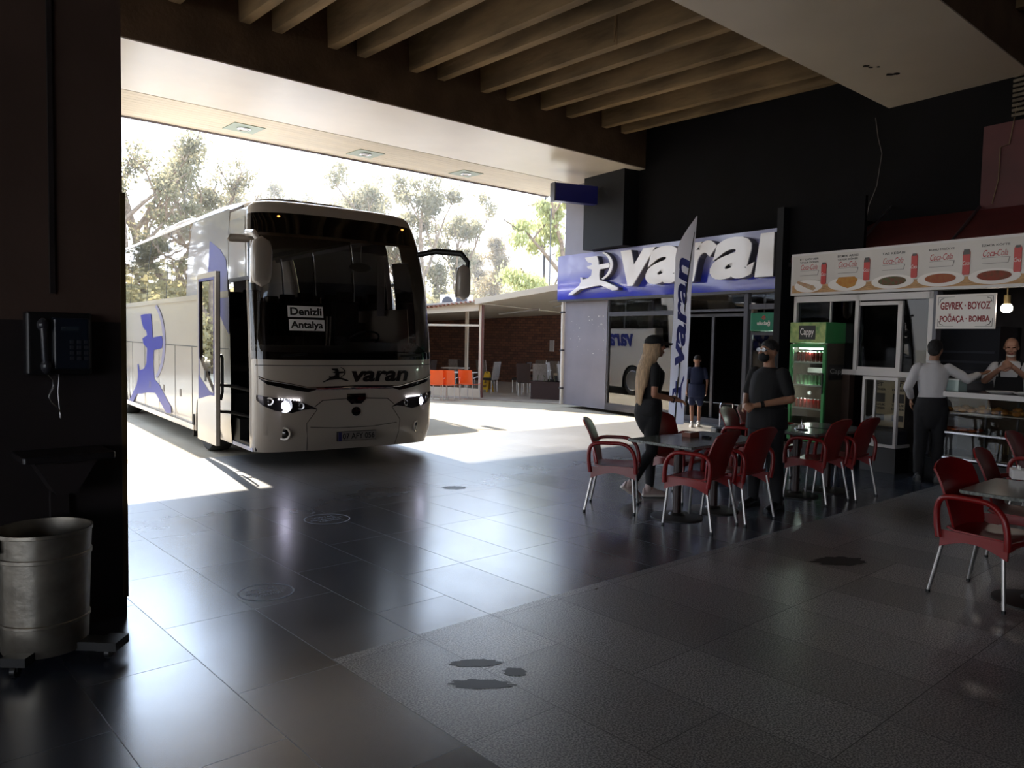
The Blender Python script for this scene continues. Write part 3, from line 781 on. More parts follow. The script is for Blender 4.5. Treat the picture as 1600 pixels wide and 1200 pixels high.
# things on the counter
t = thing('plastic_container', 'clear plastic box with white lid at the left end of the counter', 'container', base + WX * .17 + WN * (-.1) + V((0, 0, HC)), WR)
mp_ = mat('milky_plastic', 'b9cfcb', .25)
MB().bx(-.15, .15, -.1, .1, 0, .012).bx(-.15, .15, -.1, -.092, 0, .14).bx(-.15, .15, .092, .1, 0, .14).bx(-.15, -.142, -.1, .1, 0, .14).bx(.142, .15, -.1, .1, 0, .14).build('box', mp_, t)
MB().bx(-.16, .16, -.11, .11, .14, .155).build('lid', mat('pale_lid', 'd8dcd8', .3), t)
MB().ell((0, 0, .05), (.13, .08, .04)).build('contents', mat('napkins', 'c8c8c4', .8), t, smooth=True)
for i, xx in enumerate((.75, 1.05, 1.38)):
    t = thing('serving_tray', 'round white serving plate on the counter, ' + ('nearest the plastic box', 'the middle one of three', 'nearest the apron man')[i], 'plate', base + WX * xx + WN * (-.08) + V((0, 0, HC)), WR, 'plates along the counter top')
    MB().lathe([(.001, 0), (.09, 0), (.145, .025), (.15, .035), (.14, .032), (.085, .012), (.001, .012)], 28).build('plate', M_white, t, smooth=True)
    if i: MB().lathe([(.001, .013), (.1, .03), (.1, .04), (.001, .045)], 20).build('stacked_plate', M_white, t, smooth=True)
# GEVREK sign
t = thing('price_sign', 'white board with red letters GEVREK BOYOZ POGACA BOMBA under the menu sign', 'sign', kb, WR)
g0, g1 = KX(1468, 490), KX(1561, 490); gz0 = KZ(1515, 514); gz1 = KZ(1515, 460)
MB().bx(g0, g1, -.09, -.07, gz0, gz1).build('board', M_wink, t)
b = MB(); gw = g1 - g0; gh = gz1 - gz0
text(b, 'GEVREK · BOYOZ', g0 + gw * .08, g1 - gw * .08, gz0 + gh * .56, gz0 + gh * .78, -.0905, .002, bold=.03)
text(b, 'POĞAÇA · BOMBA', g0 + gw * .08, g1 - gw * .08, gz0 + gh * .16, gz0 + gh * .44, -.0905, .002, bold=.03)
b.build('lettering', mat('dark_red_print', '8c1c22', .5), t)
for sx in (0, 1):
    for sz in (0, 1):
        b = MB()
        cx = g0 + (.03 if sx == 0 else gw - .03); cz = gz0 + (.03 if sz == 0 else gh - .03); dx = 1 if sx == 0 else -1; dz = 1 if sz == 0 else -1
        b.bx(min(cx, cx + dx * .2), max(cx, cx + dx * .2), -.092, -.09, cz - .002, cz + .002)
        b.bx(cx - .002, cx + .002, -.092, -.09, min(cz, cz + dz * .1), max(cz, cz + dz * .1))
        b.tube([(cx + dx * .015, -.091, cz + dz * .07), (cx + dx * .03, -.091, cz + dz * .03), (cx + dx * .07, -.091, cz + dz * .015)], .004, 5)
        b.build('scroll_border', M_ink, t)
# lamp
lp = hit(1573, 482, K0 + WN * .05, WN)
t = thing('hanging_lamp', 'bright bulb in a brass socket hanging right of the red lettered board', 'lamp', lp, WR)
MB().cyl((0, 0, .05), (0, 0, .16), .035).cyl((0, 0, .16), (0, 0, zb - lp.z + .1), .008).build('socket', mat('brass_socket', '9a8355', .4, metal=.5), t, smooth=True)
MB().lathe([(.001, -.05), (.04, -.045), (.062, -.02), (.062, .02), (.045, .05), (.001, .052)], 20).build('bulb', mat('lit_bulb', 'ffffff', .5, emit='fff4e4', estr=7), t, smooth=True)
# light comes from the glowing bulb itself
# switch box and menu panel behind
kobj(MB().bx(KX(1466) + .02, KX(1466) + .13, .02, .04, 1.95, 2.03), 'switch_box', M_white, label='small white switch box under the red lettered board', cat='switch')
t = thing('wall_panel', 'grey framed dark picture on the kiosk wall behind the apron man', 'picture', K0 + WX * 2.75 + WN * (KD - .16), WR)
MB().bx(-.3, .5, 0, .03, 1.6, 2.1).build('frame', M_alu, t); MB().bx(-.26, .46, -.005, 0, 1.64, 2.06).build('picture', mat('dull_red_print', '4a2224', .5), t)
t = thing('oven', 'dark steel oven behind the kiosk counter', 'oven', K0 + WX * 1.9 + WN * (KD - .75), WR)
MB().bx(-.35, .5, 0, .6, 0, 2.0).build('body', mat('oven_steel', '3a383a', .35, metal=.7), t)
b = MB()
for k in range(9): b.bx(-.3, .45, -.02, 0, .5 + k * .14, .53 + k * .14)
b.build('rack', M_alu, t)

# ------------------------------------------------------------------ drink coolers
M_green = mat('green_cooler_enamel', '2f8a48', .35)
M_gframe = mat('cooler_liner', '9a9fa0', .5)
def cooler(name, label, Q, w, d, h, body, header, headtxt, cans):
    """Q: front right lower corner; local x along the front, y into the body"""
    t = thing(name, label, 'drinks cooler', Q - WX * w, WR)
    hh = .30
    b = MB().bx(0, .03, 0, d, .05, h - hh).bx(w - .03, w, 0, d, .05, h - hh).bx(0, w, d - .03, d, .05, h - hh).bx(.03, w - .03, .04, d - .03, .05, .28).bx(.03, w - .03, 0.04, d - .03, h - hh - .03, h - hh)
    b.build('body', M_blk if body is None else body, t)
    MB().bx(.03, w - .03, d - .05, d - .035, .28, h - hh - .03).build('liner', mat('cooler_liner_dark', '2e3434', .5), t)
    MB().bx(.0, w, 0, .04, .05, .28).build('kick_grille', M_blk, t)
    MB().bx(.03, w - .03, .02, d, 0, .05).build('feet', M_blk, t)
    MB().bx(-.005, w + .005, -.05, d, h - hh, h).build('header', header, t, bevel=.015)
    hp = MB().bx(.26 * w, .72 * w, -.056, -.05, h - hh + .05, h - .05)
    if headtxt == 'Cappy':
        hp.build('name_plate', mat('dark_name_plate', '1c211c', .4), t)
        b = MB(); text(b, 'Cappy', .30 * w, .68 * w, h - hh + .085, h - .085, -.057, .002, bold=.01); b.build('lettering', M_wink, t)
    else:
        b = MB(); text(b, 'uludağ', .22 * w, .62 * w, h - hh + .08, h - .13, -.052, .003, bold=.02); b.build('lettering', M_wink, t)
        b = MB()
        for k, (dx, dz) in enumerate(((0, 0), (.025, .02), (-.025, .02), (.012, .04), (-.012, .04))): b.fprism([(.42 * w + dx + .014 * math.cos(a), h - .105 + dz + .014 * math.sin(a)) for a in [j * PI / 4 for j in range(8)]], -.053, -.051)
        b.build('flower_mark', M_rink, t)
    dr = MB(); z0, z1 = .30, h - hh - .02; f = .045
    dr.bx(0, f, -.04, 0, z0, z1).bx(w - f, w, -.04, 0, z0, z1).bx(f, w - f, -.04, 0, z0, z0 + f).bx(f, w - f, -.04, 0, z1 - f, z1)
    dd = dr.build('door', header if headtxt == 'Cappy' else M_alu, t, bevel=.004)
    MB().bx(f, w - f, -.024, -.018, z0 + f, z1 - f).build('door_glass', glass('cooler_glass', (.82, .86, .84), .75), dd)
    MB().cyl((w - .022, -.06, 1.0), (w - .022, -.06, 1.3), .01).bx(w - .03, w - .015, -.06, -.04, 1.02, 1.04).bx(w - .03, w - .015, -.06, -.04, 1.26, 1.28).build('handle', M_blk, dd)
    MB().bx(.06, w - .06, .1, .12, z1 - .07, z1 - .05).build('tube_lamp', mat('cooler_tube', 'e8efe8', .4, emit='dff0e0', estr=cans[1]), t)
    for lz in (h - hh - .12, 1.0):
        ld = bpy.data.lights.new('cooler_light', 'POINT'); lo_ = bpy.data.objects.new('cooler_light', ld); COL.objects.link(lo_); lo_.parent = t
        lo_.location = (w / 2, .03, lz); ld.energy = cans[1] * .05; ld.shadow_soft_size = .03; ld.color = (.9, 1, .92)
    zs = cans[0]
    for z in zs:
        s = MB()
        for k in range(12): s.cyl((.05 + k * (w - .1) / 11, .03, z - .004), (.05 + k * (w - .1) / 11, d - .06, z - .004), .003, n=5)
        s.bx(.04, w - .04, .02, .03, z - .025, z)
        s.build('shelf', M_white, t)
    return t
def can(name, label, mcol, group, r=.026, h=.115):
    t = thing(name, label, 'drink can', (0, 0, 0), 0, group)
    MB().lathe([(.001, 0), (r * .8, 0), (r, .008), (r, h - .012)], 14).build('can_body', mcol, t, smooth=True)
    MB().lathe([(r, h - .012), (r * .82, h), (.001, h - .002)], 14).build('can_top', M_chrome, t, smooth=True)
    return t
Wc, Dc, Hc = .60, .55, 2.02
Q1 = at(1290, 690); dq = (11.0 / Q1.y); Q1 = V((Q1.x * dq, 11.0, 0))
Q1 = V(((1291 - 800) / FPX * 11.05 - .0, 11.05, 0))
M_header = mat('green_leaf_print', '4f9a52', .4, col2='b9c77a', vscale=9, var=.3)
cool = cooler('drinks_cooler', 'bright green drinks cooler with leafy header and rows of cans', Q1, Wc, Dc, Hc, mat('cooler_side_print', '4a4238', .55, var=.3, vscale=3), M_green, 'Cappy', ([.42, .78, 1.12, 1.45], 30))
b = MB().bx(.004, Wc - .004, -.0525, -.0505, Hc - .295, Hc - .005); b.build('header_print', M_header, cool)
b = MB(); b.bx(Wc, Wc + .004, .05, Dc - .05, 1.2, 1.42); b.build('side_plate', M_blk, cool)
b = MB(); text(b, 'Cappy', -.2, .2, 1.27, 1.36, 0, .002, M=Matrix.Translation((Wc + .005, Dc / 2, 0)) @ Matrix.Rotation(PI / 2, 4, 'Z')); b.build('side_lettering', mat('grey_print', '8a8a88', .5), cool)
canz = {1.45: ('can', 'black and red drink can on the top row of the green cooler', mat('dark_red_can', '8a2a22', .3, metal=.3, col2='2a1512', vscale=25), 'cans on the top cooler shelf'),
        1.12: ('can', 'pale green drink can on the middle row of the green cooler', mat('pale_green_can', '6aa070', .3, metal=.4), 'cans on the middle cooler shelf'),
        .78: ('can', 'bright red drink can on the lower row of the green cooler', mat('red_can', 'c83432', .3, metal=.2), 'cans on the lower cooler shelf')}
cb_ = Q1 - WX * Wc
for z, (n_, lb, mm, gr) in canz.items():
    p = None
    for k in range(8):
        for r in range(1):
            loc = cb_ + WX * (.075 + k * .064) + WN * (.07 + r * .07) + V((0, 0, z))
            if p is None: p = can('drink_can', lb, mm, gr, h=.15 if z > .8 else .135); p.location = loc
            else: copy_tree(p, loc)
Q2 = V(((1223 - 800) / FPX * 12.35, 12.35, 0))
cooler('drinks_cooler', 'dark drinks cooler with dark green header behind the man', Q2, .64, .55, 2.2, M_blackcol, mat('deep_green_header', '1f8060', .35), 'dark', ([.42, .8, 1.2, 1.55], .15))
bt = None
for z in (.8, 1.2, 1.55):
    for k in range(6):
        loc = Q2 - WX * .64 + WX * (.1 + k * .085) + WN * .12 + V((0, 0, z))
        if bt is None:
            bt = thing('bottle', 'dark glass bottle on a shelf of the dark cooler', 'bottle', loc, 0, 'bottles in the dark cooler')
            MB().lathe([(.001, 0), (.03, 0), (.03, .13), (.012, .19), (.012, .23), (.001, .23)], 12).build('glass_body', mat('dark_bottle', '2c3a34', .15), bt, smooth=True)
            MB().lathe([(.014, .225), (.014, .24), (.001, .24)], 10).build('cap', M_chrome, bt)
        else: copy_tree(bt, loc)

# ------------------------------------------------------------------ red plastic chairs and tables
M_rplast = mat('red_moulded_plastic', '821315', .30, var=.06, vscale=3)
M_leg = mat('satin_aluminium_tube', 'b9b6b4', .28, metal=.9)
def red_chair():
    t = thing('plastic_chair', 'x', 'chair', (0, 0, 0), 0, None)
    # faces +y, origin under the seat centre
    def back(s, q):
        z = .45 + q * .43; wdt = .185 + .05 * q ** 1.5 + .02 * math.sin(q * PI)
        x = (s - .5) * 2 * wdt
        top = .035 * (1 - (2 * s - 1) ** 2) * q
        y = -.20 - .10 * q - .06 * q ** 3 + .055 * (2 * s - 1) ** 2 * (.4 + q * .6)
        return (x, y, z + top - .02 * (2 * s - 1) ** 4 * q)
    MB().sheet(back, 16, 14, .014).build('backrest', M_rplast, t, smooth=True)
    def seat(s, q):
        x = (s - .5) * 2 * (.215 + .015 * q); y = -.21 + .43 * q
        return (x, y, .455 - .018 * math.sin(s * PI) * math.sin(min(1, q * 1.1) * PI) - .03 * max(0, q - .85) / .15 * (q > .85) + (.02 * (1 - q / .12) if q < .12 else 0))
    MB().sheet(seat, 14, 16, .016).build('seat', M_rplast, t, smooth=True)
    b = MB()
    for s in (-1, 1):
        P = [(-.245, .40), (-.262, .52), (-.255, .63), (-.20, .685), (-.04, .695), (.09, .685), (.165, .62), (.195, .52), (.20, .40)]
        def cr(k):
            f = k * (len(P) - 1); i = min(int(f), len(P) - 2); r = f - i; o_ = []
            g = lambda j: P[max(0, min(len(P) - 1, j))]
            for d in (0, 1):
                p0, p1, p2, p3 = g(i - 1)[d], g(i)[d], g(i + 1)[d], g(i + 2)[d]
                o_.append(.5 * ((2 * p1) + (-p0 + p2) * r + (2 * p0 - 5 * p1 + 4 * p2 - p3) * r * r + (-p0 + 3 * p1 - 3 * p2 + p3) * r ** 3))
            return (s * (.245 + .012 * math.sin(k * PI)), o_[0], o_[1])
        MB().tube([cr(k / 30) for k in range(31)], [.025 - .003 * math.sin(k / 30 * PI) for k in range(31)], 12, flat=.85, side=(1, 0, 0)).build('armrest', M_rplast, t, smooth=True)
        sk = MB()
        def skirt(a, c, s=s):
            y = -.24 + .44 * a
            zlo = .335 + .06 * math.sin(a * PI)
            return (s * (.226 + .008 * c), y, .452 * (1 - c) + zlo * c)
        sk.sheet(skirt, 14, 4, .02); sk.build('side_skirt', M_rplast, t, smooth=True)
    MB().sheet(lambda a, c: ((a - .5) * .44, .205, .45 - c * (.05 - .03 * math.sin(a * PI))), 12, 3, .016).build('front_skirt', M_rplast, t, smooth=True)
    for s in (-1, 1):
        MB().tube([(s * .225, .165, .42), (s * .25, .20, 0.012)], .0125, 10).build('leg', M_leg, t, smooth=True)
        MB().tube([(s * .225, -.215, .42), (s * .255, -.295, 0.012)], .0125, 10).build('leg', M_leg, t, smooth=True)
    fm = MB()
    for s in (-1, 1):
        for y in (.20, -.295): fm.cyl((s * (.25 if y > 0 else .255), y, 0), (s * (.25 if y > 0 else .255), y, .02), .015, n=8)
    fm.build('leg_cap', M_blk, t)
    return t
chair0 = red_chair(); first = [True]
def fac(d): d = V(d); return math.atan2(-d.x, d.y)
def put_chair(c, d, label):
    r = fac(d)
    if first[0]: first[0] = False; t = chair0; t.location = c; t.rotation_euler.z = r; t['label'] = label; t['group'] = 'red plastic armchairs'
    else: t = copy_tree(chair0, V(c), r, label, 'red plastic armchairs')
    return t
gu, gv = GU.copy(), GV.copy()
def mid(*pp): s = V((0, 0, 0)); [s.__iadd__(at(*p)) for p in pp]; return s / len(pp)
cA = mid((920, 799), (937.5, 784), (991, 804.7), (1003, 789))
put_chair(cA, (.97, -.22, 0), 'red plastic armchair seen from its side at the left end of the front table')
cB = mid((1028.5, 818), (1096.5, 832), (1142, 819), (1078, 806)); put_chair(cB, gu * .99 - gv * .12, 'red plastic armchair with its back to us, nearest the camera at the front table')
cC = mid((1155.5, 819), (1211, 812)) + gu * .27; put_chair(cC, gu, 'red plastic armchair with its back to us, just in front of the man')
cT1 = at(1057, 808); cT2 = at(1114, 797)
put_chair(V((1.86, 8.42, 0)), -gu, 'red plastic armchair behind the front table beside the woman')
put_chair(V((2.90, 9.40, 0)), -gu + gv * .2, 'red plastic armchair behind the front table at the foot of the trolley')
cR1 = at(1242, 773.5); cR2 = at(1291, 766)
cG = mid((1287, 790), (1322, 781.6)) + gu * .27; put_chair(cG, gu, 'red plastic armchair with its back to us, left of the two at the far table')
cH = mid((1327, 781.6), (1372, 776)) + gu * .27; put_chair(cH, gu, 'red plastic armchair with its back to us, right of the two at the far table')
put_chair(V((3.25, 9.85, 0)), -gu, 'red plastic armchair behind the far table, mostly covered by the man')
put_chair(cR2 + gu * .75 + gv * .15, -gu, 'red plastic armchair behind the far table in front of the cooler')
cN = at(1503, 765, .75) + gv * .36 - gu * .36; cN.z = 0
put_chair(V((3.29, 5.22, 0)), (.52, -.85, 0), 'red plastic armchair nearest the camera at the near right table')
put_chair(V((3.93, 5.88, 0)), -gu + gv * .1, 'red plastic armchair at the near right table, second from the front')
put_chair(V((5.0, 7.18, 0)), -gu, 'red plastic armchair half cut by the right edge of the photo')

M_top = mat('speckled_granite_top', '5c605c', .18, col2='7c807a', vscale=60, var=.35)
M_base = mat('dark_cast_iron', '2c2826', .45, metal=.4)
def table(c, label, group, w=.66):
    t = thing('cafe_table', label, 'table', c, GA, group)
    MB().rbox(-w / 2, w / 2, -.38, .38, .725, .75, .04).build('tabletop', M_top, t, bevel=.004)
    MB().cyl((0, 0, .02), (0, 0, .70), .042, n=18).build('column', mat('dark_red_brown_post', '2e1c1a', .4), t, smooth=True)
    MB().box((0, 0, .71), (.4, .4, .02)).build('top_plate', M_base, t)
    MB().lathe([(.001, 0), (.25, 0), (.25, .012), (.20, .022), (.08, .03), (.06, .05), (.001, .05)], 36).build('base_disc', M_base, t, smooth=True)
    return t
table(cT1, 'square grey topped table, front one of the pair by the woman', 'pedestal tables')
table(cT2, 'square grey topped table, second of the pair by the woman', 'pedestal tables')
table(cR1, 'square grey topped table, left of the far pair behind the man', 'pedestal tables')
table(cR2, 'square grey topped table, right of the far pair by the kiosk', 'pedestal tables')
table(cN, 'square grey topped table at the right edge of the photo, nearest the camera', 'pedestal tables', .76)
def on(px, py): return at(px, py, .75)
M_wood = mat('wooden_tray', '7a4a3a', .6)
p = on(1079, 683); t = thing('napkin_box', 'small rectangular napkin box on the front table', 'napkin box', p, GA)
MB().bx(-.075, .075, -.05, .05, 0, .006).bx(-.075, .075, -.05, -.044, 0, .05).bx(-.075, .075, .044, .05, 0, .05).bx(-.075, -.069, -.05, .05, 0, .05).bx(.069, .075, -.05, .05, 0, .05).build('box', M_wood, t)
MB().box((0, 0, .03), (.12, .07, .05)).build('napkins', M_wink, t, bevel=.004)
p = on(1104, 685); t = thing('ashtray', 'small dark ashtray beside the napkin box', 'ashtray', p)
MB().lathe([(.001, 0), (.045, 0), (.05, .02), (.042, .02), (.036, .008), (.001, .008)], 20).build('bowl', mat('dark_glass_tray', '26262a', .15), t, smooth=True)
p = on(1252, 671); t = thing('condiment_caddy', 'shiny condiment set on the left far table', 'condiment set', p, GA)
MB().lathe([(.001, 0), (.07, 0), (.075, .015), (.068, .015), (.001, .006)], 20).build('tray', M_chrome, t, smooth=True)
for dx, mm in ((-.035, M_wink), (.035, M_chrome)):
    MB().lathe([(.001, .006), (.02, .006), (.018, .05), (.001, .055)], 12, (dx, 0, 0)).build('shaker', mm, t, smooth=True)
MB().tube([(0, 0, .01), (0, 0, .09), (.012, 0, .1), (0, 0, .11), (-.012, 0, .1), (0, 0, .09)], .003, 6).build('handle', M_chrome, t)
p = on(1594, 757) + V((.15, .25, 0)); t = thing('napkin_box', 'white napkin box on the near right table', 'napkin box', p, GA + .4)
MB().box((0, 0, .035), (.16, .1, .07)).build('box', M_white, t, bevel=.006); MB().box((0, 0, .08), (.08, .012, .03)).build('napkin', M_wink, t)

# suitcase with raised handle behind the tables
p = V(((1141 - 800) / FPX * 9.9, 9.9, 0))
t = thing('suitcase', 'black suitcase with raised trolley handle behind the front tables', 'suitcase', p, math.radians(5))
MB().rbox(-.2, .2, -.12, .12, .05, .62, .04).build('shell', mat('black_luggage', '101013', .5), t, bevel=.015)
MB().tube([(-.085, .09, .6), (-.085, .09, .90), (-.07, .09, .925), (.07, .09, .925), (.085, .09, .90), (.085, .09, .6)], .009, 8).build('pull_handle', M_chrome, t, smooth=True)
for s in (-1, 1):
    for y in (-1, 1): MB().cyl((s * .16 - .012, y * .08, .028), (s * .16 + .012, y * .08, .028), .028).build('wheel', M_blk, t, smooth=True)

# feather flag
pf = at(1052, 692)
t = thing('feather_flag', 'tall narrow white feather flag with vertical blue lettering', 'flag', pf, 0)
tz = 3.78; lean = .27
s_ = pf.y / FPX
MB().tube([(0, 0, 0), (.05, 0, 1.2), (.16, 0, 2.8), (.24, 0, 3.5), (.27, 0, 3.8)], [.014, .013, .010, .007, .004], 8).build('pole', M_blk, t, smooth=True)
def fl(a, c):
    z = .38 + a * 3.4
    cx = .02 + .10 * a ** 1.1
    wl_ = .13 + .03 * a if a < .8 else .154 * max(.02, (1 - ((a - .8) / .2) ** 1.6))
    right = cx + .15 if a < .8 else cx + .15 + .00 * a
    left = right - wl_ * 2 if a >= .8 else cx + .15 - wl_ * 2
    x = left + (right - left) * c
    return (x, .03 * math.sin(a * 9 + c * 2) + .02 * math.sin(a * 23), z - .06 * (1 - c) * (1 if a < .05 else 0) - .07 * c * max(0, 1 - a * 12))
M_flag = leafmat('white_flag_cloth', 'dddde6', 'e6e6ee', 'd8d8e4')
MB().open_grid([[fl(i / 50, j / 8) for j in range(9)] for i in range(51)]).build('cloth', M_flag, t, smooth=True)
def flmap(x, y, z):    # x along the flag height 0..1, z across 0..1
    p = V(fl(min(1, max(0, x)), 1 - z)); return (p.x, p.y + y, p.z)
b = MB()
text(b, 'varan', .27, .80, .22, .78, -.003, .0, bold=.03, shear=.2, fn=lambda x, y, z: flmap(x, y - .006, z))
b.build('lettering', mat('blue_flag_print', '3c4390', .6), t)
b = MB()
em = [flmap(.06 + p[0] * .17, -.006, .12 + p[1] * .76) for p in ARCHER]; b.add(em, [tuple(range(len(em)))])
b.build('archer_print', mat('blue_flag_print', '3c4390', .6), t)
MB().lathe([(.001, 0), (.22, 0), (.22, .05), (.06, .09), (.001, .09)], 24).build('water_base', M_blk, t, smooth=True)

# ------------------------------------------------------------------ column fixtures: payphone, shelf, bin
def COLP(px, py):
    p = hit(px, py, grid(0, cu), GU); return p.dot(GV), p.z
x0, z0 = COLP(36, 585); x1, z1 = COLP(137, 490)
cf = grid(0, cu)
t = thing('payphone', 'dark blue payphone with handset fixed on the left column', 'payphone', cf, GA)
MB().rbox(x0, x1, -.10, -.0, z0, z1, .02).build('housing', mat('dark_phone_housing', '151417', .4), t, bevel=.01)
xm = x0 + (x1 - x0) * .36
MB().rbox(xm, x1 - .02, -.15, -.09, z0 + .03, z1 - .03, .02).build('front_panel', mat('navy_phone_front', '16202f', .3), t, bevel=.01)
MB().bx(xm + .04, x1 - .08, -.153, -.15, z1 - .10, z1 - .075).build('display', mat('phone_display', '2f3a44', .2), t)
b = MB()
for i in range(3):
    for j in range(4): b.box((xm + .09 + i * .035, -.153, z1 - .16 - j * .03), (.02, .008, .018))
b.build('keypad', M_alu, t)
hs = MB().caps((x0 + .07, -.16, z1 - .09), (x0 + .08, -.15, z0 + .06), .018, .018)
hs.ell((x0 + .07, -.145, z1 - .07), (.03, .035, .04)).ell((x0 + .085, -.14, z0 + .05), (.028, .035, .045))
hs.build('handset', mat('handset_plastic', '35353b', .25), t, smooth=True)
cd = [(x0 + .09, -.13, z0 + .03)] + [(x0 + .10 + .02 * math.sin(k * 1.1) + k * .006, -.09, z0 - .03 * k) for k in range(9)] + [(xm + .04, -.06, z0 - .1), (xm + .05, -.05, z0 + .01)]
MB().tube(cd, .004, 6).build('cord', M_chrome, t, smooth=True)
x0, z0 = COLP(17, 712); x1, z1 = COLP(157, 703)
t = thing('wall_shelf', 'dark shelf on a bracket fixed to the left column below the payphone', 'shelf', cf, GA)
MB().rbox(x0, x1, -.32, 0, z0 - .01, z0 + .025, .02).build('shelf_board', mat('dark_shelf_board', '201d20', .3), t, bevel=.005)
xm = (x0 + x1) / 2 + .0
b = MB().prism([(xm - .16, z0 - .01), (xm + .16, z0 - .01), (xm + .05, z0 - .2), (xm - .05, z0 - .2)], -.0, .22, Matrix.Rotation(PI / 2, 4, 'X'))
b.build('bracket', M_brownd, t)
MB().bx(xm - .045, xm + .045, -.05, 0, 0, z0 - .19).build('support_post', M_brownd, t)

pb = at(72, 1052); pbb = pb * (1 + .20 / pb.y); pbb.z = 0
t = thing('trash_bin', 'dented round galvanised steel bin in front of the left column', 'bin', pbb)
R = .225
lo = .06
k_ = [(.001, lo), (R * .86, lo), (R * .88, lo + .01), (R * .88, lo + .04), (R * .89, lo + .045), (R * .905, lo + .17), (R * .93, lo + .175), (R * .93, lo + .19), (R * .905, lo + .195), (R * .955, lo + .555), (R * .98, lo + .56), (R * .98, lo + .58), (R * .955, lo + .585), (R * .975, lo + .70), (R * 1.0, lo + .705), (R * 1.0, lo + .725), (R * .96, lo + .725), (R * .94, lo + .6), (R * .85, lo + .02), (.001, lo + .02)]
k_ = [(r_, lo + (z_ - lo) * .86) for r_, z_ in k_]
MB().lathe(k_, 48).build('drum', M_steel, t, smooth=True, angle=30)
a_ = math.radians(-128)
hx, hy = math.cos(a_) * (R + .0), math.sin(a_) * (R + .0)
m_ = Matrix.Translation((hx, hy, lo + .56)) @ Matrix.Rotation(a_ + PI / 2, 4, 'Z')
b = MB().bx(-.05, .05, -.012, .008, -.025, .04, m_); b.tube([m_ @ V(p) for p in ((-.055, -.02, -.0), (-.06, -.03, -.05), (0, -.035, -.07), (.06, -.03, -.05), (.055, -.02, 0))], .006, 8)
b.build('ring_handle', mat('tarnished_handle', '6c655c', .4, metal=.9), t, smooth=True)
t = thing('bin_cart', 'low black wheeled frame carrying the steel bin', 'cart', pbb)
MB().bx(-.33, .36, -.05, .05, .055, .10).bx(-.06, .06, -.27, .30, .055, .10).build('crossbar', M_blk, t)
MB().bx(.30, .40, -.07, .07, .06, .105).build('bumper', M_blk, t)
for x, y in ((-.3, 0), (.33, 0), (0, -.25), (0, .27)):
    MB().cyl((x - .012, y, .03), (x + .012, y, .03), .03).bx(x - .02, x + .02, y - .012, y + .012, .03, .06).build('caster', M_blk, t, smooth=True)

# ------------------------------------------------------------------ marks on the floor
def ring_mark(px, py, r, label):
    c = at(px, py); t = thing('floor_sticker', label, 'floor marking', (c.x, c.y, 0), GA, 'round worn distance stickers on the floor')
    b = MB(); n = 48; P = []
    for rr in (r, r - .012): P.append([(rr * math.cos(2 * PI * j / n), rr * math.sin(2 * PI * j / n), .0015) for j in range(n + 1)])
    b.open_grid(P); M_fs = mat('worn_white_sticker', '9a9da6', .7)
    b.build('ring', M_fs, t)
    b = MB(); R_ = Matrix.Rotation(-PI / 2, 4, 'X')
    for k, s in enumerate(('SOSYAL', 'MESAFENİZİ', 'KORUYUN')):
        ww = r * (.55, .75, .5)[k]
        vs, fs, bb = text_geo(s); sx = 2 * ww / (bb[1] - bb[0]); sy = r * .22 / (bb[3] - bb[2])
        b.add([(-ww + (p[0] - bb[0]) * sx, r * (.28 - .34 * k) + (p[1] - bb[2]) * sy, .0015) for p in vs], fs)
    b.build('lettering', M_fs, t)
ring_mark(416, 925, .18, 'round worn white sticker on the dark floor, nearest the camera')
ring_mark(511, 811, .21, 'round worn white sticker on the dark floor, middle one of three')
ring_mark(553, 755, .22, 'round worn white sticker on the dark floor, closest to the bus')
M_wet = mat('wet_dark_patch', '0d0d0f', .45)
def blot(px, py, rx, ry, rz, label, seed):
    random.seed(seed); c = at(px, py); b = MB(); n = 40
    pts = [(rx * math.cos(2 * PI * j / n) * (1 + .16 * math.sin(3 * j * .5 + seed) + random.uniform(-.08, .08)), ry * math.sin(2 * PI * j / n) * (1 + random.uniform(-.14, .14))) for j in range(n)]
    b.add([(x, y, .001) for x, y in pts], [tuple(range(n))])
    b.build('floor_stain', mat('dark_floor_stain', '17171a', .5) if 'oil' in label else M_wet, loc=c, rz=rz, label=label, cat='stain', group='dark stains on the granite floor')
blot(743, 1036, .13, .05, .1, 'dark wet patch on the granite floor, upper one', 1)
blot(752, 1069, .15, .055, 0, 'dark wet patch on the granite floor, lower long one', 2)
blot(805, 1050, .06, .05, -.2, 'dark wet patch on the granite floor, small one on the right', 3)
blot(1312, 877, .22, .12, .2, 'wide dark oil stain on the granite floor left of the near chairs', 4)
blot(710, 762, .13, .10, .2, 'small dark oil stain on the polished floor before the bus', 5)
random.seed(11)
# ------------------------------------------------------------------ the coach
BUSA = math.atan2(.592, .806)
bP0 = at(405, 733); bP0.z = -.08
BUS_SHIFT = V((0, 0, 0))
bus = thing('coach', 'white and silver touring coach with its front door open and headlights lit', 'bus', bP0 + BUS_SHIFT, BUSA)
bus.scale = (1.05, 1.0, 1.0)
M_bw = mat('pearl_white_coach_paint', 'c2b9ae', .2, coat=.6)
M_bb = mat('blue_coach_film', '262c88', .35, spec=.3)
M_bbl = mat('violet_coach_film', '7a74b8', .25, coat=.4)
M_trimb = mat('black_rubber', '0e0d0f', .5)
M_gloss = mat('gloss_black_panel', '0b0a0c', .08, coat=.5)
M_wsh = glass('windscreen_glass', (.74, .70, .66), .9)
M_side = glass('dark_side_glass', (.10, .11, .12), .85, rough=.015, wave=.02)
M_sideR = glass('tinted_right_glass', (.62, .60, .58), 1.0)
B, NN, LEN = .36, 2.9, 12.4
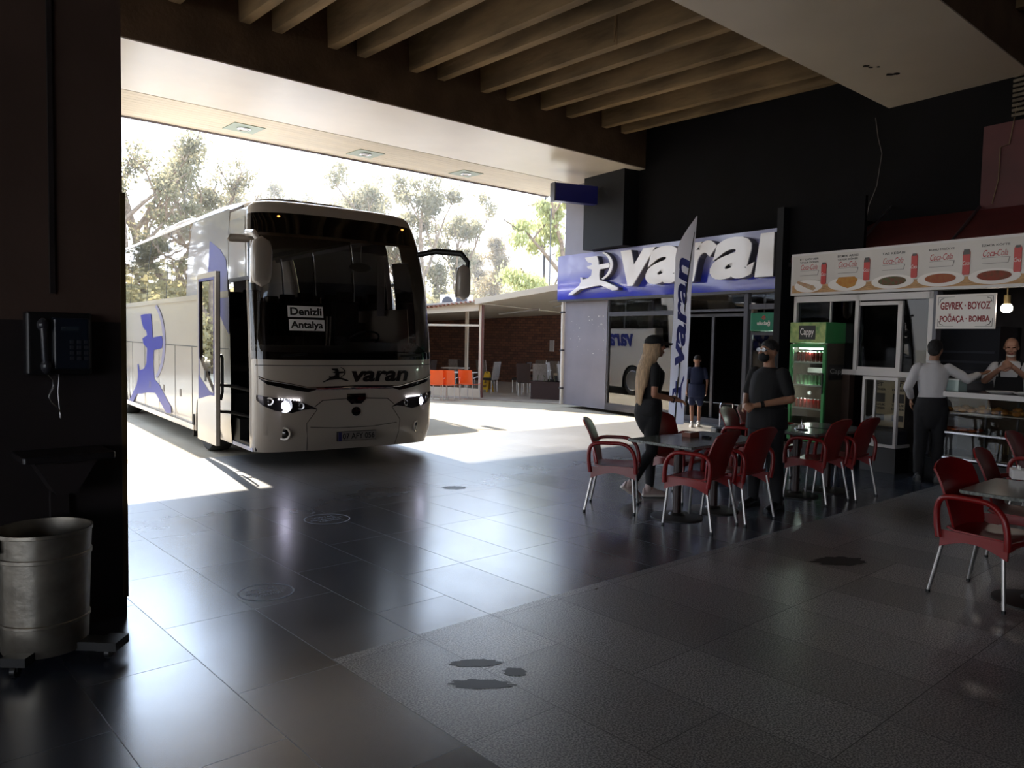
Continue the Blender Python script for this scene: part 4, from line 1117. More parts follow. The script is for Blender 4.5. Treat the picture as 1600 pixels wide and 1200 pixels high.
def interp(x, P):
    if x <= P[0][0]: return P[0][1]
    for a, b_ in zip(P[:-1], P[1:]):
        if x <= b_[0]: t_ = (x - a[0]) / (b_[0] - a[0]); return a[1] + (b_[1] - a[1]) * t_
    return P[-1][1]
YS = [(.25, .10), (.45, .02), (.9, 0), (1.3, .02), (1.8, .07), (2.4, .17), (3.0, .32), (3.3, .44), (3.6, .6)]
WW = [(.25, 1.215), (.5, 1.25), (1.6, 1.25), (2.4, 1.24), (3.1, 1.20), (3.6, 1.13)]
def S(u, z, off=0.0):
    w_ = interp(z, WW) + off; ys = interp(z, YS)
    if 0 <= u <= 1:
        a = PI * u; c, s = math.cos(a), math.sin(a)
        return V((1.25 - w_ * math.copysign(abs(c) ** (2 / NN), c), ys + B - (B + off) * abs(s) ** (2 / NN), z))
    d = -u if u < 0 else u - 1
    return V((1.25 - w_ if u < 0 else 1.25 + w_, ys * max(0, 1 - d / 2.5) + B + d, z))
def US(x):  # u of a given x on the front
    c = max(-1, min(1, (1.25 - x) / 1.25)); return math.acos(math.copysign(abs(c) ** (NN / 2), c)) / PI
def SF(x, z, off=0.0): return S(US(x), z, off)
def UY(y): return B - y           # left side u for a y (approx)
def roofz(u):
    d = 0 if 0 <= u <= 1 else (-u if u < 0 else u - 1)
    return 3.42 + .12 * min(1, d / 1.6) ** .6 + (.03 * math.sin(PI * u) if 0 <= u <= 1 else 0)
def frange(a, b_, n): return [a + (b_ - a) * i / n for i in range(n + 1)]
ul = sorted(set([round(x, 4) for x in [-LEN + B, -9.4, -9.0, -6, -3.23, -2.5, -1.45, -.82, -.02] + frange(-LEN + B, 0, 40)]))
ul = [x for x in ul if x < 0]
uf = frange(0, 1, 48)
ur = [1 + d for d in sorted(set([.3, 1.25, 1.6, LEN - B] + frange(.25, LEN - B, 40)))]
U = ul + uf + ur
Z = [.25, .30, .37, .45, .55, .7, .85, 1.0, 1.06, 1.15, 1.3, 1.42, 1.47, 1.6, 1.75, 1.9, 2.05, 2.2, 2.35, 2.48, 2.6, 2.75, 2.9, 3.05, 3.14, 3.2]
def rowz(j, u):
    z = Z[j]
    if z > 3.0: z = 3.06 + (z - 3.05) * (roofz(u) - 3.06) / .15
    return z
P = [[S(u, rowz(j, u)) for u in U] for j in range(len(Z))]
ROOF = [(.02, .05), (.07, .09), (.18, .125), (.4, .15), (.8, .165), (1.12, .17), (1.2498, .172)]
for e_, h_ in ROOF:
    row = []
    for u in U:
        z0_ = roofz(u); p = S(u, z0_)
        k = (1.25 - e_) / 1.25
        x = 1.25 + (p.x - 1.25) * k
        fy = math.sin(PI * u) ** .7 if 0 < u < 1 else 0
        y = p.y + e_ * fy * 1.1 * (1) + (0)
        row.append(V((x, y, z0_ + h_)))
    P.append(row)
def hole(u, z):
    if -.82 < u < -.02 and z < 2.48: return True                       # front door
    if .045 < u < .955 and 1.47 < z < 3.06: return True                  # windscreen
    if u < -.82 - .3 and 2.35 < z < 3.19 and u > -LEN + B + .3: return True       # left windows
    if 1.6 < u and 2.2 < z < 3.14 and u < 1 + LEN - B - .4: return True      # right windows
    if 1.3 < u < 1.6 + .0 and 1.6 < z < 2.9: return True
    return False
W_F = UY(2.35)
def arch(y, z, yc): return (y - yc) ** 2 + (z - .48) ** 2 < .60 ** 2
b = MB(); k0 = len(b.v); nU = len(U)
for r in P: b.v += [tuple(p) for p in r]
for j in range(len(P) - 1):
    for i in range(nU - 1):
        um = (U[i] + U[i + 1]) / 2
        if j < len(Z) - 1:
            zm = (Z[j] + Z[j + 1]) / 2
            if hole(um, zm): continue
            if um < 0 or um > 1:
                ym = B + (-um if um < 0 else um - 1)
                if abs(ym - 2.45) < .55 and zm < 1.03: continue
                if abs(ym - 8.9) < .55 and zm < 1.03: continue
        b.f.append((j * nU + i, j * nU + i + 1, (j + 1) * nU + i + 1, (j + 1) * nU + i))
# close the roof centre and the rear
last = len(P) - 1
nl = len(ul); 
for i in range(nl):
    # pair left samples with right ones at the same distance
    pass
b.build('body_shell', M_bw, bus, smooth=True, angle=50)
MB().bx(.02, 2.48, LEN - .03, LEN, .25, 3.6).build('rear_panel', M_bw, bus)
MB().rbox(.55, 1.95, 1.6, 3.2, 3.6, 3.76, .4, 8).rbox(.45, 2.05, 5.2, 8.2, 3.6, 3.86, .4, 8).build('roof_air_unit', M_bw, bus, smooth=True, bevel=.03)
# wheel arch fillers: smooth arch panels around the wheels
def side_panel(yc, x, name='wheel_arch'):
    q = MB(); n = 28; th = .012 if x < 1 else -.012
    inner = [(yc - .52 * math.cos(PI * k / n), .46 + .54 * math.sin(PI * k / n)) for k in range(n + 1)]
    outer = []
    for k in range(n + 1):
        a = PI * k / n; cx_, sz_ = -math.cos(a), math.sin(a)
        m_ = max(abs(cx_) / .66, sz_ / .66); outer.append((yc + cx_ / m_, .46 + sz_ / m_ * .95))
    inner = [(yc - .52, .25)] + inner + [(yc + .52, .25)]; outer = [(yc - .66, .25)] + outer + [(yc + .66, .25)]
    q.open_grid([[(x, a, c) for a, c in inner], [(x, a, c) for a, c in outer]])
    q.build(name, M_bw, bus)
    q = MB(); q.open_grid([[(x, a, c) for a, c in inner], [(x + (.5 if x < 1 else -.5), a, c) for a, c in inner]]); q.build('wheel_well', M_trimb, bus)
for yc in (2.45, 8.9):
    side_panel(yc, -.003); side_panel(yc, 2.503)
M_tyre = mat('tyre_rubber', '1a1918', .8)
M_rim = mat('polished_rim', 'b8b4b0', .25, metal=.8)
def wheel(x, y, s):
    w_ = MB().lathe([(.30, -.13), (.36, -.145), (.46, -.14), (.485, -.11), (.485, .11), (.46, .14), (.36, .145), (.30, .13)], 40, M=Matrix.Translation((x, y, .487)) @ Matrix.Rotation(PI / 2, 4, 'Y'))
    t_ = w_.build('tyre', M_tyre, bus, smooth=True)
    M_ = Matrix.Translation((x, y, .487)) @ Matrix.Rotation(-s * PI / 2, 4, 'Y')
    MB().lathe([(.33, .145), (.32, .15), (.29, .12), (.25, .03), (.15, .05), (.13, .10), (.09, .14), (.001, .15)], 40, M=M_).build('rim', M_rim, t_, smooth=True)
    q = MB()
    for k in range(10):
        a = 2 * PI * k / 10; q.ell((.22 * math.cos(a), .22 * math.sin(a), .045), (.03, .03, .012), M=M_, nu=8, nv=6)
    q.build('vent_hole', M_trimb, t_)
    q = MB()
    for k in range(10):
        a = 2 * PI * (k + .5) / 10; q.cyl(M_ @ V((.165 * math.cos(a), .165 * math.sin(a), .04)), M_ @ V((.165 * math.cos(a), .165 * math.sin(a), .075)), .012, n=6)
    q.build('wheel_nut', M_chrome, t_)
for yc in (2.45, 8.9):
    wheel(.16, yc, 1); wheel(2.34, yc, -1)
# chassis, floor, bulkhead: what blocks the light below and inside
MB().bx(.12, 2.38, 1.15, 1.9, .22, .95).bx(.12, 2.38, 3.05, LEN - .1, .22, 1.25).bx(.45, 2.05, .5, LEN - .1, .25, 1.2).bx(.95, 2.4, .45, 1.9, .3, 1.3).build('underbody', M_trimb, bus)
MB().bx(.04, 2.46, 1.35, LEN - .05, 1.25, 1.32).build('saloon_floor', mat('coach_floor', '2a2624', .7), bus)
MB().bx(.05, .95, .3, 1.35, .26, .34).bx(.05, .95, .95, 1.35, .34, .62).bx(.05, .95, 1.15, 1.35, .62, .95).build('entry_steps', mat('dark_step_lino', '17181d', .6), bus)
MB().bx(.03, .08, .36, 1.2, .25, .30).build('step_edge', mat('blue_white_step_edge', 'b9bfe0', .4), bus)
# dashboard
def dash(a, c): 
    x = .12 + 2.26 * a; p = SF(x, 1.5); y = p.y + .06 + (.62 + .25 * (a > .5)) * c
    return (x, y, 1.50 + .12 * math.sin(c * PI) + .05 * (a > .5))
MB().sheet(dash, 30, 8, .03).build('dashboard', mat('dash_plastic', '141214', .6), bus, smooth=True)
MB().bx(.95, 2.38, 1.15, 1.25, 1.3, 1.62).build('dash_back', M_trimb, bus)
q = MB(); R_ = Matrix.Translation((1.85, 1.1, 1.72)) @ Matrix.Rotation(math.radians(-35), 4, 'X')
rr = [[R_ @ V(((.22 + .015 * math.cos(p)) * math.cos(a), (.22 + .015 * math.cos(p)) * math.sin(a), .015 * math.sin(p))) for p in [2 * PI * j / 8 for j in range(8)]] for a in [2 * PI * i / 28 for i in range(28)]]
q.rings(rr, closed=True); q.box((0, 0, 0), (.42, .03, .02), M=R_); q.build('steering_wheel', M_blk, bus, smooth=True)
M_seat = mat('dark_seat_fabric', '1d1a1e', .85)
def seat(x, y, s=1.0):
    q = MB().rbox(x - .21, x + .21, y - .22, y + .22, 1.62, 1.76, .05); q.rbox(x - .21, x + .21, y + .2, y + .34, 1.72, 2.32, .05)
    q.rbox(x - .13, x + .13, y + .21, y + .33, 2.32, 2.48, .05); q.bx(x - .06, x + .06, y - .1, y + .1, 1.32, 1.62)
    return q.build('passenger_seat', M_seat, bus, bevel=.02)
seat(1.95, 1.75)
for r in range(7):
    y = 2.7 + r * .85
    for x in (.36, .82, 1.68, 2.14): seat(x, y)
MB().bx(.08, .85, 2.3, 2.34, 1.3, 2.0).build('partition', M_trimb, bus); MB().bx(1.4, 2.42, 2.3, 2.34, 1.3, 2.0).build('partition', M_trimb, bus)
MB().bx(.22, .5, 2.2, LEN - .2, 3.2, 3.4).bx(2.25, 2.45, 2.9, LEN - .2, 3.34, 3.42).build('luggage_rack', mat('rack_grey', '55504e', .6), bus)
MB().bx(.1, 2.4, 1.0, LEN - .1, 3.46, 3.5).build('headliner', mat('headliner_grey', '6a625c', .8), bus)
MB().tube([(1.35, 1.15, 1.6), (1.36, 1.15, 2.05)], .012, 8).tube([(1.30, 1.15, 1.6), (1.31, 1.15, 2.05)], .012, 8).build('grab_rail', M_chrome, bus, smooth=True)
MB().ell((1.72, .95, 2.78), (.17, .03, .07)).cyl((1.72, .95, 2.84), (1.72, .95, 3.1), .01).build('inside_mirror', M_blk, bus, smooth=True)
# curtains beside driver
MB().sheet(lambda a, c: (2.40 + .03 * math.sin(a * 22), 1.6 + .22 * a, 2.1 + .95 * c), 20, 4, .006).build('curtain', mat('driver_curtain', '8e8b92', .9), bus, smooth=True)
# windscreen with black header and surround
def patch(u0, u1, zf0, zf1, off, nu_=50, nz=14):
    return [[S(u0 + (u1 - u0) * i / nu_, zf0(i / nu_) + (zf1(i / nu_) - zf0(i / nu_)) * j / nz, off) for i in range(nu_ + 1)] for j in range(nz + 1)]
def grd(P_, name, m, **k): q = MB(); q.open_grid(P_); return q.build(name, m, bus, smooth=True, angle=80, **k)
zb0 = lambda a: 1.45 + .02 * abs(2 * a - 1) ** 4
grd(patch(.030, .970, zb0, lambda a: 3.10, .006), 'windscreen', M_wsh)
grd(patch(.034, .966, lambda a: 3.10, lambda a: 3.36 + .03 * math.sin(PI * a), .007, nz=6), 'destination_header', M_gloss)
for a, b2 in ((.030, .050), (.950, .970)): grd(patch(a, b2, zb0, lambda q_: 3.12, .008, 4, 14), 'screen_border', M_gloss)
grd(patch(.030, .970, zb0, lambda a: zb0(a) + .10, .0075, 50, 2), 'screen_base', M_gloss)
def line(pts, r=.004, m=M_trimb, name='panel_gap', fn=SF):
    q = MB(); d_ = []
    for (x1_, z1_), (x2_, z2_) in zip(pts[:-1], pts[1:]):
        n_ = max(2, int(abs(x2_ - x1_) / .05) + 1)
        for i in range(n_): t_ = i / n_; d_.append(fn(x1_ + (x2_ - x1_) * t_, z1_ + (z2_ - z1_) * t_, .001))
    d_.append(fn(pts[-1][0], pts[-1][1], .001)); q.tube(d_, r, 6); return q.build(name, m, bus, smooth=True)
line([(.03, 1.38), (.5, 1.375), (2.0, 1.375), (2.47, 1.38)], .005)
def polyF(pts, off, name, m, parent=None, fn=SF):
    # polygon strip between an upper and lower outline: list of (x, zlo, zhi)
    q = MB(); A = [fn(x, a, off) for x, a, c in pts]; Mi = [fn(x, (a + c) / 2, off + .004) for x, a, c in pts]; Cc = [fn(x, c, off) for x, a, c in pts]
    q.open_grid([A, Mi, Cc]); return q.build(name, m, parent or bus, smooth=True)
def dens(pts, n=5):
    o = []
    for (x1_, a1, c1), (x2_, a2, c2) in zip(pts[:-1], pts[1:]):
        for i in range(n): t_ = i / n; o.append((x1_ + (x2_ - x1_) * t_, a1 + (a2 - a1) * t_, c1 + (c2 - c1) * t_))
    return o + [pts[-1]]
mir = lambda L_: [(2.5 - x, a, c) for x, a, c in L_][::-1]
DRL = dens([(.06, 1.21, 1.24), (.14, 1.135, 1.20), (.40, 1.07, 1.15), (.62, 1.03, 1.10), (.72, 1.06, 1.10)])
CH = dens([(.70, 1.06, 1.10), (1.25, 1.055, 1.11), (1.80, 1.06, 1.10)])
polyF(CH, .006, 'chrome_strip', mat('mirror_chrome', 'd0d0d4', .05, metal=1.0))
M_lens = glass('lamp_lens', (.8, .8, .8), 1.0)
for mm, xs_ in ((lambda L_: L_, 1), (mir, -1)):
    polyF(mm(DRL), .006, 'trim_light', mat('dark_chrome', '3a3638', .1, metal=.9))
    up = [(x, c - .018, c - .004) for x, a, c in DRL]
    polyF(mm(up), .011, 'trim_edge', M_chrome)
    HL = dens([(.035, .93, 1.00), (.10, .86, .985), (.22, .80, .965), (.42, .765, .94), (.55, .80, .90), (.66, .815, .85), (.73, .80, .81)])
    hh = polyF(mm(HL), .005, 'headlight', mat('headlight_housing', '4a4648', .12, metal=.6))
    for xc, zc_, rr_, est in ((.34 if xs_ > 0 else .27, .865, .055, 8), (.52, .855, .03, 0), (.17, .92, .03, 0)):
        X = xc if xs_ > 0 else 2.5 - xc
        p = SF(X, zc_, .012); n_ = (SF(X, zc_, .1) - SF(X, zc_, 0)).normalized()
        Mx = Matrix.Translation(p) @ n_.to_track_quat('Z', 'Y').to_matrix().to_4x4()
        MB().lathe([(rr_ * 1.7, -.004), (rr_ * 1.7, .006), (rr_ * 1.15, .004), (rr_ * 1.1, -.002)], 24, M=Mx).build('reflector', M_chrome, hh, smooth=True)
        if est: est = est if xs_ > 0 else 9
        MB().lathe([(rr_, 0), (rr_ * .8, .014), (rr_ * .4, .022), (.001, .024)], 24, M=Mx).build('bulb_lens', mat('lit_headlight_%d' % xs_, 'ffffff', .2, emit='e4e0ff', estr=est) if est else mat('dark_lens', '2a282c', .1), hh, smooth=True)
    q = MB()
    for k in range(8):
        X = .27 + k * .034; X = X if xs_ > 0 else 2.5 - X; q.ell(SF(X, .948 - .002 * k, .01), (.009, .009, .009), nu=8, nv=6)
    q.build('led_row', mat('white_led', 'ffffff', .3, emit='f0f0ff', estr=5 if xs_ > 0 else 2), hh)
    X = .33 if xs_ > 0 else 2.17
    p = SF(X, .50, .004); n_ = (SF(X, .50, .1) - SF(X, .50, 0)).normalized(); Mx = Matrix.Translation(p) @ n_.to_track_quat('Z', 'Y').to_matrix().to_4x4()
    fg = MB().lathe([(.085, -.01), (.085, .008), (.066, .006), (.06, -.004)], 24, M=Mx).build('fog_lamp', M_bw, bus, smooth=True)
    MB().lathe([(.062, -.004), (.05, .004), (.001, .006)], 20, M=Mx).build('fog_lens', M_gloss, fg, smooth=True)
    polyF([(x if xs_ > 0 else 2.5 - x, a, c) for x, a, c in ([(.10, .40, .66), (.14, .38, .66), (.18, .37, .40)] if xs_ > 0 else [(.18, .37, .40), (.14, .38, .66), (.10, .40, .66)])], .003, 'air_scoop', M_bw)
    line([(.62 if xs_ > 0 else 1.88, .26), (.60 if xs_ > 0 else 1.90, .62), (.73 if xs_ > 0 else 1.77, .80)], .0035)
    line([(.70 if xs_ > 0 else 1.80, .84), (.80 if xs_ > 0 else 1.70, .92), (1.14 if xs_ > 0 else 1.36, .935)], .005)
    ins_ = (lambda x: x) if xs_ > 0 else (lambda x: 2.5 - x)
    line([(ins_(.30), 1.50), (ins_(.62), 1.53)], .02, M_blk, 'wiper_motor') if xs_ > 0 else line([(1.9, 1.50), (2.25, 1.52)], .02, M_blk, 'wiper_motor')
line([(.65, .57), (1.0, .545), (1.5, .545), (1.85, .58)], .004)
polyF([(1.12, .92, 1.0), (1.18, .86, 1.0), (1.32, .86, 1.0), (1.38, .92, 1.0)], .008, 'latch_recess', M_gloss)
p = SF(1.25, .76, .008)
MB().lathe([(.062, -.01), (.062, .008), (.04, .014), (.001, .016)], 24, M=Matrix.Translation(p) @ Matrix.Rotation(PI / 2, 4, 'X')).build('maker_badge', M_gloss, bus, smooth=True)
pl_ = MB().bx(.99, 1.51, p.y - .045, p.y - .03, .375, .49).build('number_plate', mat('plate_grey', '8f8a86', .4), bus)
MB().bx(.985, 1.515, p.y - .035, p.y - .0, .37, .495).build('plate_holder', M_blk, bus)
q = MB(); text(q, '07 AFY 056', 1.05, 1.49, .395, .472, p.y - .0455, .002, bold=.01); q.build('plate_lettering', M_blk, pl_)
q = MB().bx(.99, 1.035, p.y - .0465, p.y - .045, .375, .49); q.build('plate_band', mat('plate_blue', '2a2f6a', .4), pl_)
# varan on the nose
q = MB(); text(q, 'varan', 1.19, 2.02, 1.155, 1.305, 0, 0, bold=.035, shear=.2, fn=lambda x, y, z: SF(x, z, .006)); q.build('lettering', mat('black_vinyl', '151012', .3), bus)
q = MB()
for poly in (ARCHER, BOW):
    vs = [SF(.80 + p_[0] * .36, 1.155 + p_[1] * .20, .006) for p_ in poly]; q.add(vs, [tuple(range(len(vs)))])
q.build('archer_print', mat('black_vinyl', '151012', .3), bus)
# destination papers
q0 = MB().sheet(lambda a, c: SF(.40 + .44 * a, 2.005 + .145 * c, .010), 8, 2, .003).build('destination_paper', mat('white_paper', 'ffffff', .7), bus)
q1 = MB().sheet(lambda a, c: SF(.41 + .44 * a, 1.83 + .145 * c, .010), 8, 2, .003).build('destination_paper', mat('white_paper', 'ffffff', .7), bus)
q = MB(); text(q, 'Denizli', .43, .82, 2.03, 2.13, 0, 0, bold=.03, fn=lambda x, y, z: SF(x, z, .013)); q.build('paper_lettering', M_blk, q0)
q = MB(); text(q, 'Antalya', .43, .83, 1.835, 1.955, 0, 0, bold=.03, fn=lambda x, y, z: SF(x, z, .013)); q.build('paper_lettering', M_blk, q1)
for x in (.35, 2.2): MB().ell(SF(x, 3.33, .014), (.02, .012, .012)).build('marker_lamp', mat('amber_lamp', 'c87828', .3, emit='e08a40', estr=1.5), bus)
# mirrors
def mirror(arm, c, w_, h_, d_, name, tilt=0):
    r_ = MB().tube([V(p_) for p_ in arm], [.04, .045, .045, .035][:len(arm)] + [.03] * (len(arm) - 4), 12, flat=.7)
    M_a = M_bw if c[0] < 1 else M_blk
    o_ = r_.build(name, M_a, bus, smooth=True)
    h2 = MB(); Mx = Matrix.Translation(c) @ Matrix.Rotation(tilt, 4, 'Z')
    rows = []
    for k in range(11):
        a = k / 10; z_ = -h_ / 2 + h_ * a; s_ = (1 - abs(2 * a - 1) ** 4) ** .4 * .98 + .02
        rows.append([Mx @ V((w_ / 2 * s_ * math.copysign(abs(math.cos(t_)) ** .7, math.cos(t_)), d_ / 2 * s_ * math.copysign(abs(math.sin(t_)) ** .8, math.sin(t_)) - .02, z_)) for t_ in [2 * PI * j / 20 for j in range(20)]])
    h2.rings(rows); h3 = h2.build('mirror_housing', M_bw, o_, smooth=True)
    MB().bx(-w_ * .4, w_ * .4, d_ / 2 - .025, d_ / 2 - .015, -h_ * .42, h_ * .42, Mx).build('mirror_glass', mat('mirror_face', 'd8d8d8', .03, metal=1), o_)
mirror([(.15, .55, 3.02), (-.10, .15, 3.03), (-.10, -.12, 3.0), (-.05, -.16, 2.9)], (-.03, -.14, 2.66), .25, .62, .16, 'mirror_arm', .1)
MB().tube([(.1, .45, 3.0), (-.22, .40, 2.98), (-.26, .36, 2.95)], [.05, .05, .02], 10, flat=.5).build('mirror_stalk', M_bw, bus, smooth=True)
mirror([(2.36, .45, 2.98), (2.55, .25, 3.03), (2.80, -.02, 3.0), (2.86, -.10, 2.88), (2.86, -.1, 2.75)], (2.78, -.1, 2.58), .21, .52, .15, 'mirror_arm', -.1)
# left side: glazing, film, door
def sidegrid(y0, y1, z0, z1, off, name, m, n_=10, x=-1):
    f = (lambda y, z: S(B - y if y >= B else 0, z, off)) if x < 0 else (lambda y, z: S(1 + y - B, z, off))
    Q = [[f(y0 + (y1 - y0) * i / n_, z0 + (z1 - z0) * j / 8) for i in range(n_ + 1)] for j in range(9)]
    return grd(Q, name, m)
sidegrid(3.58, 12.0, 2.36, 3.53, .006, 'side_glass', M_side, 20)
sidegrid(1.22, 3.57, 2.36, 3.53, .006, 'sky_white_pane', mat('sky_white_gloss', 'b9babf', .06, coat=1.0), 8)  # pale colour painted in for the sky mirrored in this glazing
sidegrid(.37, 1.20, 2.52, 3.34, .006, 'quarter_panel', mat('sky_white_gloss', 'dfe0e4', .07, coat=1.0), 4)
MB().bx(-.012, .005, 1.25, 12.2, 2.28, 2.36).build('belt_moulding', M_bw, bus)
MB().bx(-.01, .03, .36, 1.24, 2.47, 2.52).build('door_header', M_alu, bus)
for y0, y1 in ((4.95, 4.98), (6.5, 6.53), (8.1, 8.13), (9.7, 9.73)): sidegrid(y0, y1, 2.36, 3.53, .008, 'glass_joint', M_trimb, 1)
sidegrid(1.6, 12.0, 2.25, 3.52, -.03, 'saloon_blind', mat('dark_blind', '26262a', .8), 2)
for y0, y1 in ((1.4, 2.9), (2.98, 4.6), (4.68, 6.3), (6.38, 8.0), (8.08, 9.7)): sidegrid(y0, y1, 2.18, 3.40, .004, 'side_glass', M_sideR, 4, 1)
sidegrid(.62, 1.3, 1.58, 2.92, .004, 'driver_window', M_sideR, 4, 1)
for y0 in (2.9, 4.6, 6.3, 8.0): sidegrid(y0, y0 + .08, 2.18, 3.40, .002, 'window_pillar', M_trimb, 1, 1)
# film: blue swoosh by the door
q = MB(); pts = [(2.32, 2.36), (1.22, 2.36), (1.22, 2.55), (1.32, 2.80), (1.62, 2.96), (2.28, 3.14)]
q.add([S(B - y, z, .011) for y, z in pts], [tuple(range(len(pts)))]); q.build('blue_swoosh', M_bb, bus)
q = MB(); pts = [(1.95, 2.27), (1.24, 2.27), (1.24, 1.75), (1.5, 1.9), (1.75, 2.1)]
q.add([(-.003 - .002, y, z) for y, z in pts], [tuple(range(len(pts)))]); q.build('blue_swoosh', M_bb, bus)
# archer film on the flank
q = MB(); sc_ = 2.05
yb = 5.0
def fl_(p_): return (-.006, yb + (0.853 - p_[0]) * sc_ * 1.9, .22 + p_[1] * sc_)
q.add([fl_(p_) for p_ in ARCHER], [tuple(range(len(ARCHER)))]); q.build('archer_film', M_bb, bus)
q = MB(); q.add([fl_(p_) for p_ in BOW], [tuple(range(len(BOW)))]); q.build('bow_film', mat('grey_film', '8a86a0', .3), bus)
q = MB(); text(q, 'varan', 0, 1.7, 0, .42, 0, 0, bold=.035, shear=.2, fn=lambda x, y, z: (2.508, 2.45 + x, 1.6 + z)); q.build('side_lettering', mat('navy_film', '2a2f6a', .3), bus)
# luggage hatches and joints on the left
for y in (3.2, 4.3, 5.5, 6.7, 7.9): MB().bx(-.0045, 0, y, y + .012, .3, 1.55).build('hatch_gap', M_trimb, bus)
MB().bx(-.0045, 0, 1.3, 12.2, 1.555, 1.567).build('hatch_gap', M_trimb, bus)
for y in (3.9, 5.1, 6.2, 1.55):
    z = .78 if y > 2 else 1.15
    MB().rbox(-.006, 0, y, y + .10, z - .06, z + .06, .002).build('hatch_latch', mat('latch_grey', '6e665e', .4), bus)
MB().bx(-.02, .02, 3.05, 12.2, .25, .33).build('sill_moulding', M_bw, bus)
MB().bx(-.02, .25, 3.06, 3.1, .15, .5).build('mud_flap', M_trimb, bus)
# opened front door: plug door standing off the side
dr = MB()
DY0, DY1, DX = .76, 1.66, -.30
def frame_(q, y0, y1, z0, z1, x0_, x1_, t_):
    q.bx(x0_, x1_, y0, y0 + t_, z0, z1).bx(x0_, x1_, y1 - t_, y1, z0, z1).bx(x0_, x1_, y0 + t_, y1 - t_, z0, z0 + t_).bx(x0_, x1_, y0 + t_, y1 - t_, z1 - t_, z1)
frame_(dr, DY0, DY1, .30, 2.58, DX, DX + .05, .07)
dr.add([(DX, DY0 + .07, .95), (DX, DY1 - .07, 1.45), (DX, DY1 - .07, 1.05), (DX, DY0 + .07, .37), (DX, DY1 - .07, .37), (DX + .045, DY0 + .07, .95), (DX + .045, DY1 - .07, 1.45), (DX + .045, DY1 - .07, .37), (DX + .045, DY0 + .07, .37)],
       [(0, 1, 4, 3), (5, 8, 7, 6), (0, 5, 6, 1), (3, 4, 7, 8)])
dd = dr.build('front_door', M_bw, bus)
q = MB().add([(DX + .02, DY0 + .07, .95), (DX + .02, DY1 - .07, 1.45), (DX + .02, DY1 - .07, 2.51), (DX + .02, DY0 + .07, 2.51)], [(0, 1, 2, 3)])
q.build('door_glass', glass('blue_door_glass', (.42, .5, .75), 1.0), dd)
q = MB(); frame_(q, DY0 + .07, DY1 - .07, .95, 2.51, DX - .002, DX + .0, .035); q.build('glass_border', M_bb, dd)
MB().add([(DX - .003, DY0 + .06, .98), (DX - .003, DY1 - .06, .86), (DX - .003, DY1 - .06, 1.2), (DX - .003, DY0 + .3, 1.0)], [(0, 1, 2, 3)]).build('blue_film', M_bb, dd)
MB().bx(DX + .045, DX + .055, DY0, DY1, .3, 2.58).build('door_seal', M_trimb, dd)
MB().rbox(DX - .008, DX, DY1 - .45, DY1 - .37, 1.12, 1.26, .003).build('door_latch', M_blk, dd)
for z in (.75, 1.1): MB().tube([(DX + .05, DY0 + .1, z), (-.1, DY0 + .05, z - .02), (.12, DY0 - .1, z - .08)], .022, 8).build('door_arm', M_blk, dd, smooth=True)
MB().tube([(DX + .07, DY0 + .04, .9), (DX + .09, DY0 + .04, 1.0), (DX + .09, DY0 + .04, 1.45), (DX + .07, DY0 + .04, 1.5)], .018, 8).build('grab_handle', M_blk, dd, smooth=True)
# rear door leaf standing open, seen as a dark strip at the column
q = MB().bx(-.36, -.30, 8.6, 9.4, .5, 2.2).build('rear_door', M_alu, bus)
MB().bx(-.37, -.36, 8.68, 9.32, 1.3, 2.1).build('rear_door_glass', M_gloss, q)
MB().bx(.0, .9, LEN - .0, LEN + .02, 1.9, 3.1).build('rear_window', M_gloss, bus)
# second coach parked behind the first, mirrored in the shop window
c2 = copy_tree(bus, V((-6.2 + .592 * 2.6, 18.9 - .806 * 2.6, -.08)), BUSA, 'second white coach parked behind the first, seen mirrored in the shop window')
for ch in list(c2.children):
    if ch.name.startswith(('front_door', 'destination_paper', 'rear_door')):
        for g in list(ch.children):
            for h in list(g.children): bpy.data.objects.remove(h)
            bpy.data.objects.remove(g)
        bpy.data.objects.remove(ch)

# ------------------------------------------------------------------ patio cafe beyond the concourse
M_cream = mat('cream_painted_steel', 'd8cdbb', .5)
M_brick = brick_mat('brown_split_brick', '96654c', '6e4a3c', '4a3630', 2.4)
pc = at(748, 622, -.08)                                  # foot of the corner post
pe = V((0, 0, 0)); 
fd = V((2.32, -1.0, 0)).normalized()                     # along the front towards the shop wall
fb = V((-fd.y, fd.x, 0))                                 # into the patio
PR = math.atan2(fd.y, fd.x)
t = thing('patio_cafe', 'open patio cafe with brown brick wall and sloping cream roof beside the shops', 'patio', (pc.x, pc.y, -.08), PR)
zh = lambda x: interp(x, [(-9, 2.30), (-1.6, 2.62), (0, 2.80), (2.7, 3.22), (3.2, 3.3)])
def slab(x0, x1, y0, y1, th, dz=0, back=0.0):
    return ([(x0, y0, zh(x0) + dz), (x1, y0, zh(x1) + dz), (x1, y1, zh(x1) + dz + back), (x0, y1, zh(x0) + dz + back), (x0, y0, zh(x0) + dz + th), (x1, y0, zh(x1) + dz + th), (x1, y1, zh(x1) + dz + th + back), (x0, y1, zh(x0) + dz + th + back)],
            [(0, 3, 2, 1), (4, 5, 6, 7), (0, 1, 5, 4), (1, 2, 6, 5), (2, 3, 7, 6), (3, 0, 4, 7)])
q = MB(); q.add(*slab(0, 3.1, -.35, 8.5, .06, .06)); q.add(*slab(-9, 0, -.25, 8.5, .05, .02)); q.build('roof', mat('pale_sheet_roof', 'bdb6ae', .5), t)
q = MB(); q.add(*slab(0, 3.1, -.3, 8.4, .03, .02)); q.add(*slab(-9, 0, -.2, 8.4, .02, -.01)); q.build('roof_lining', M_cream, t)
q = MB()
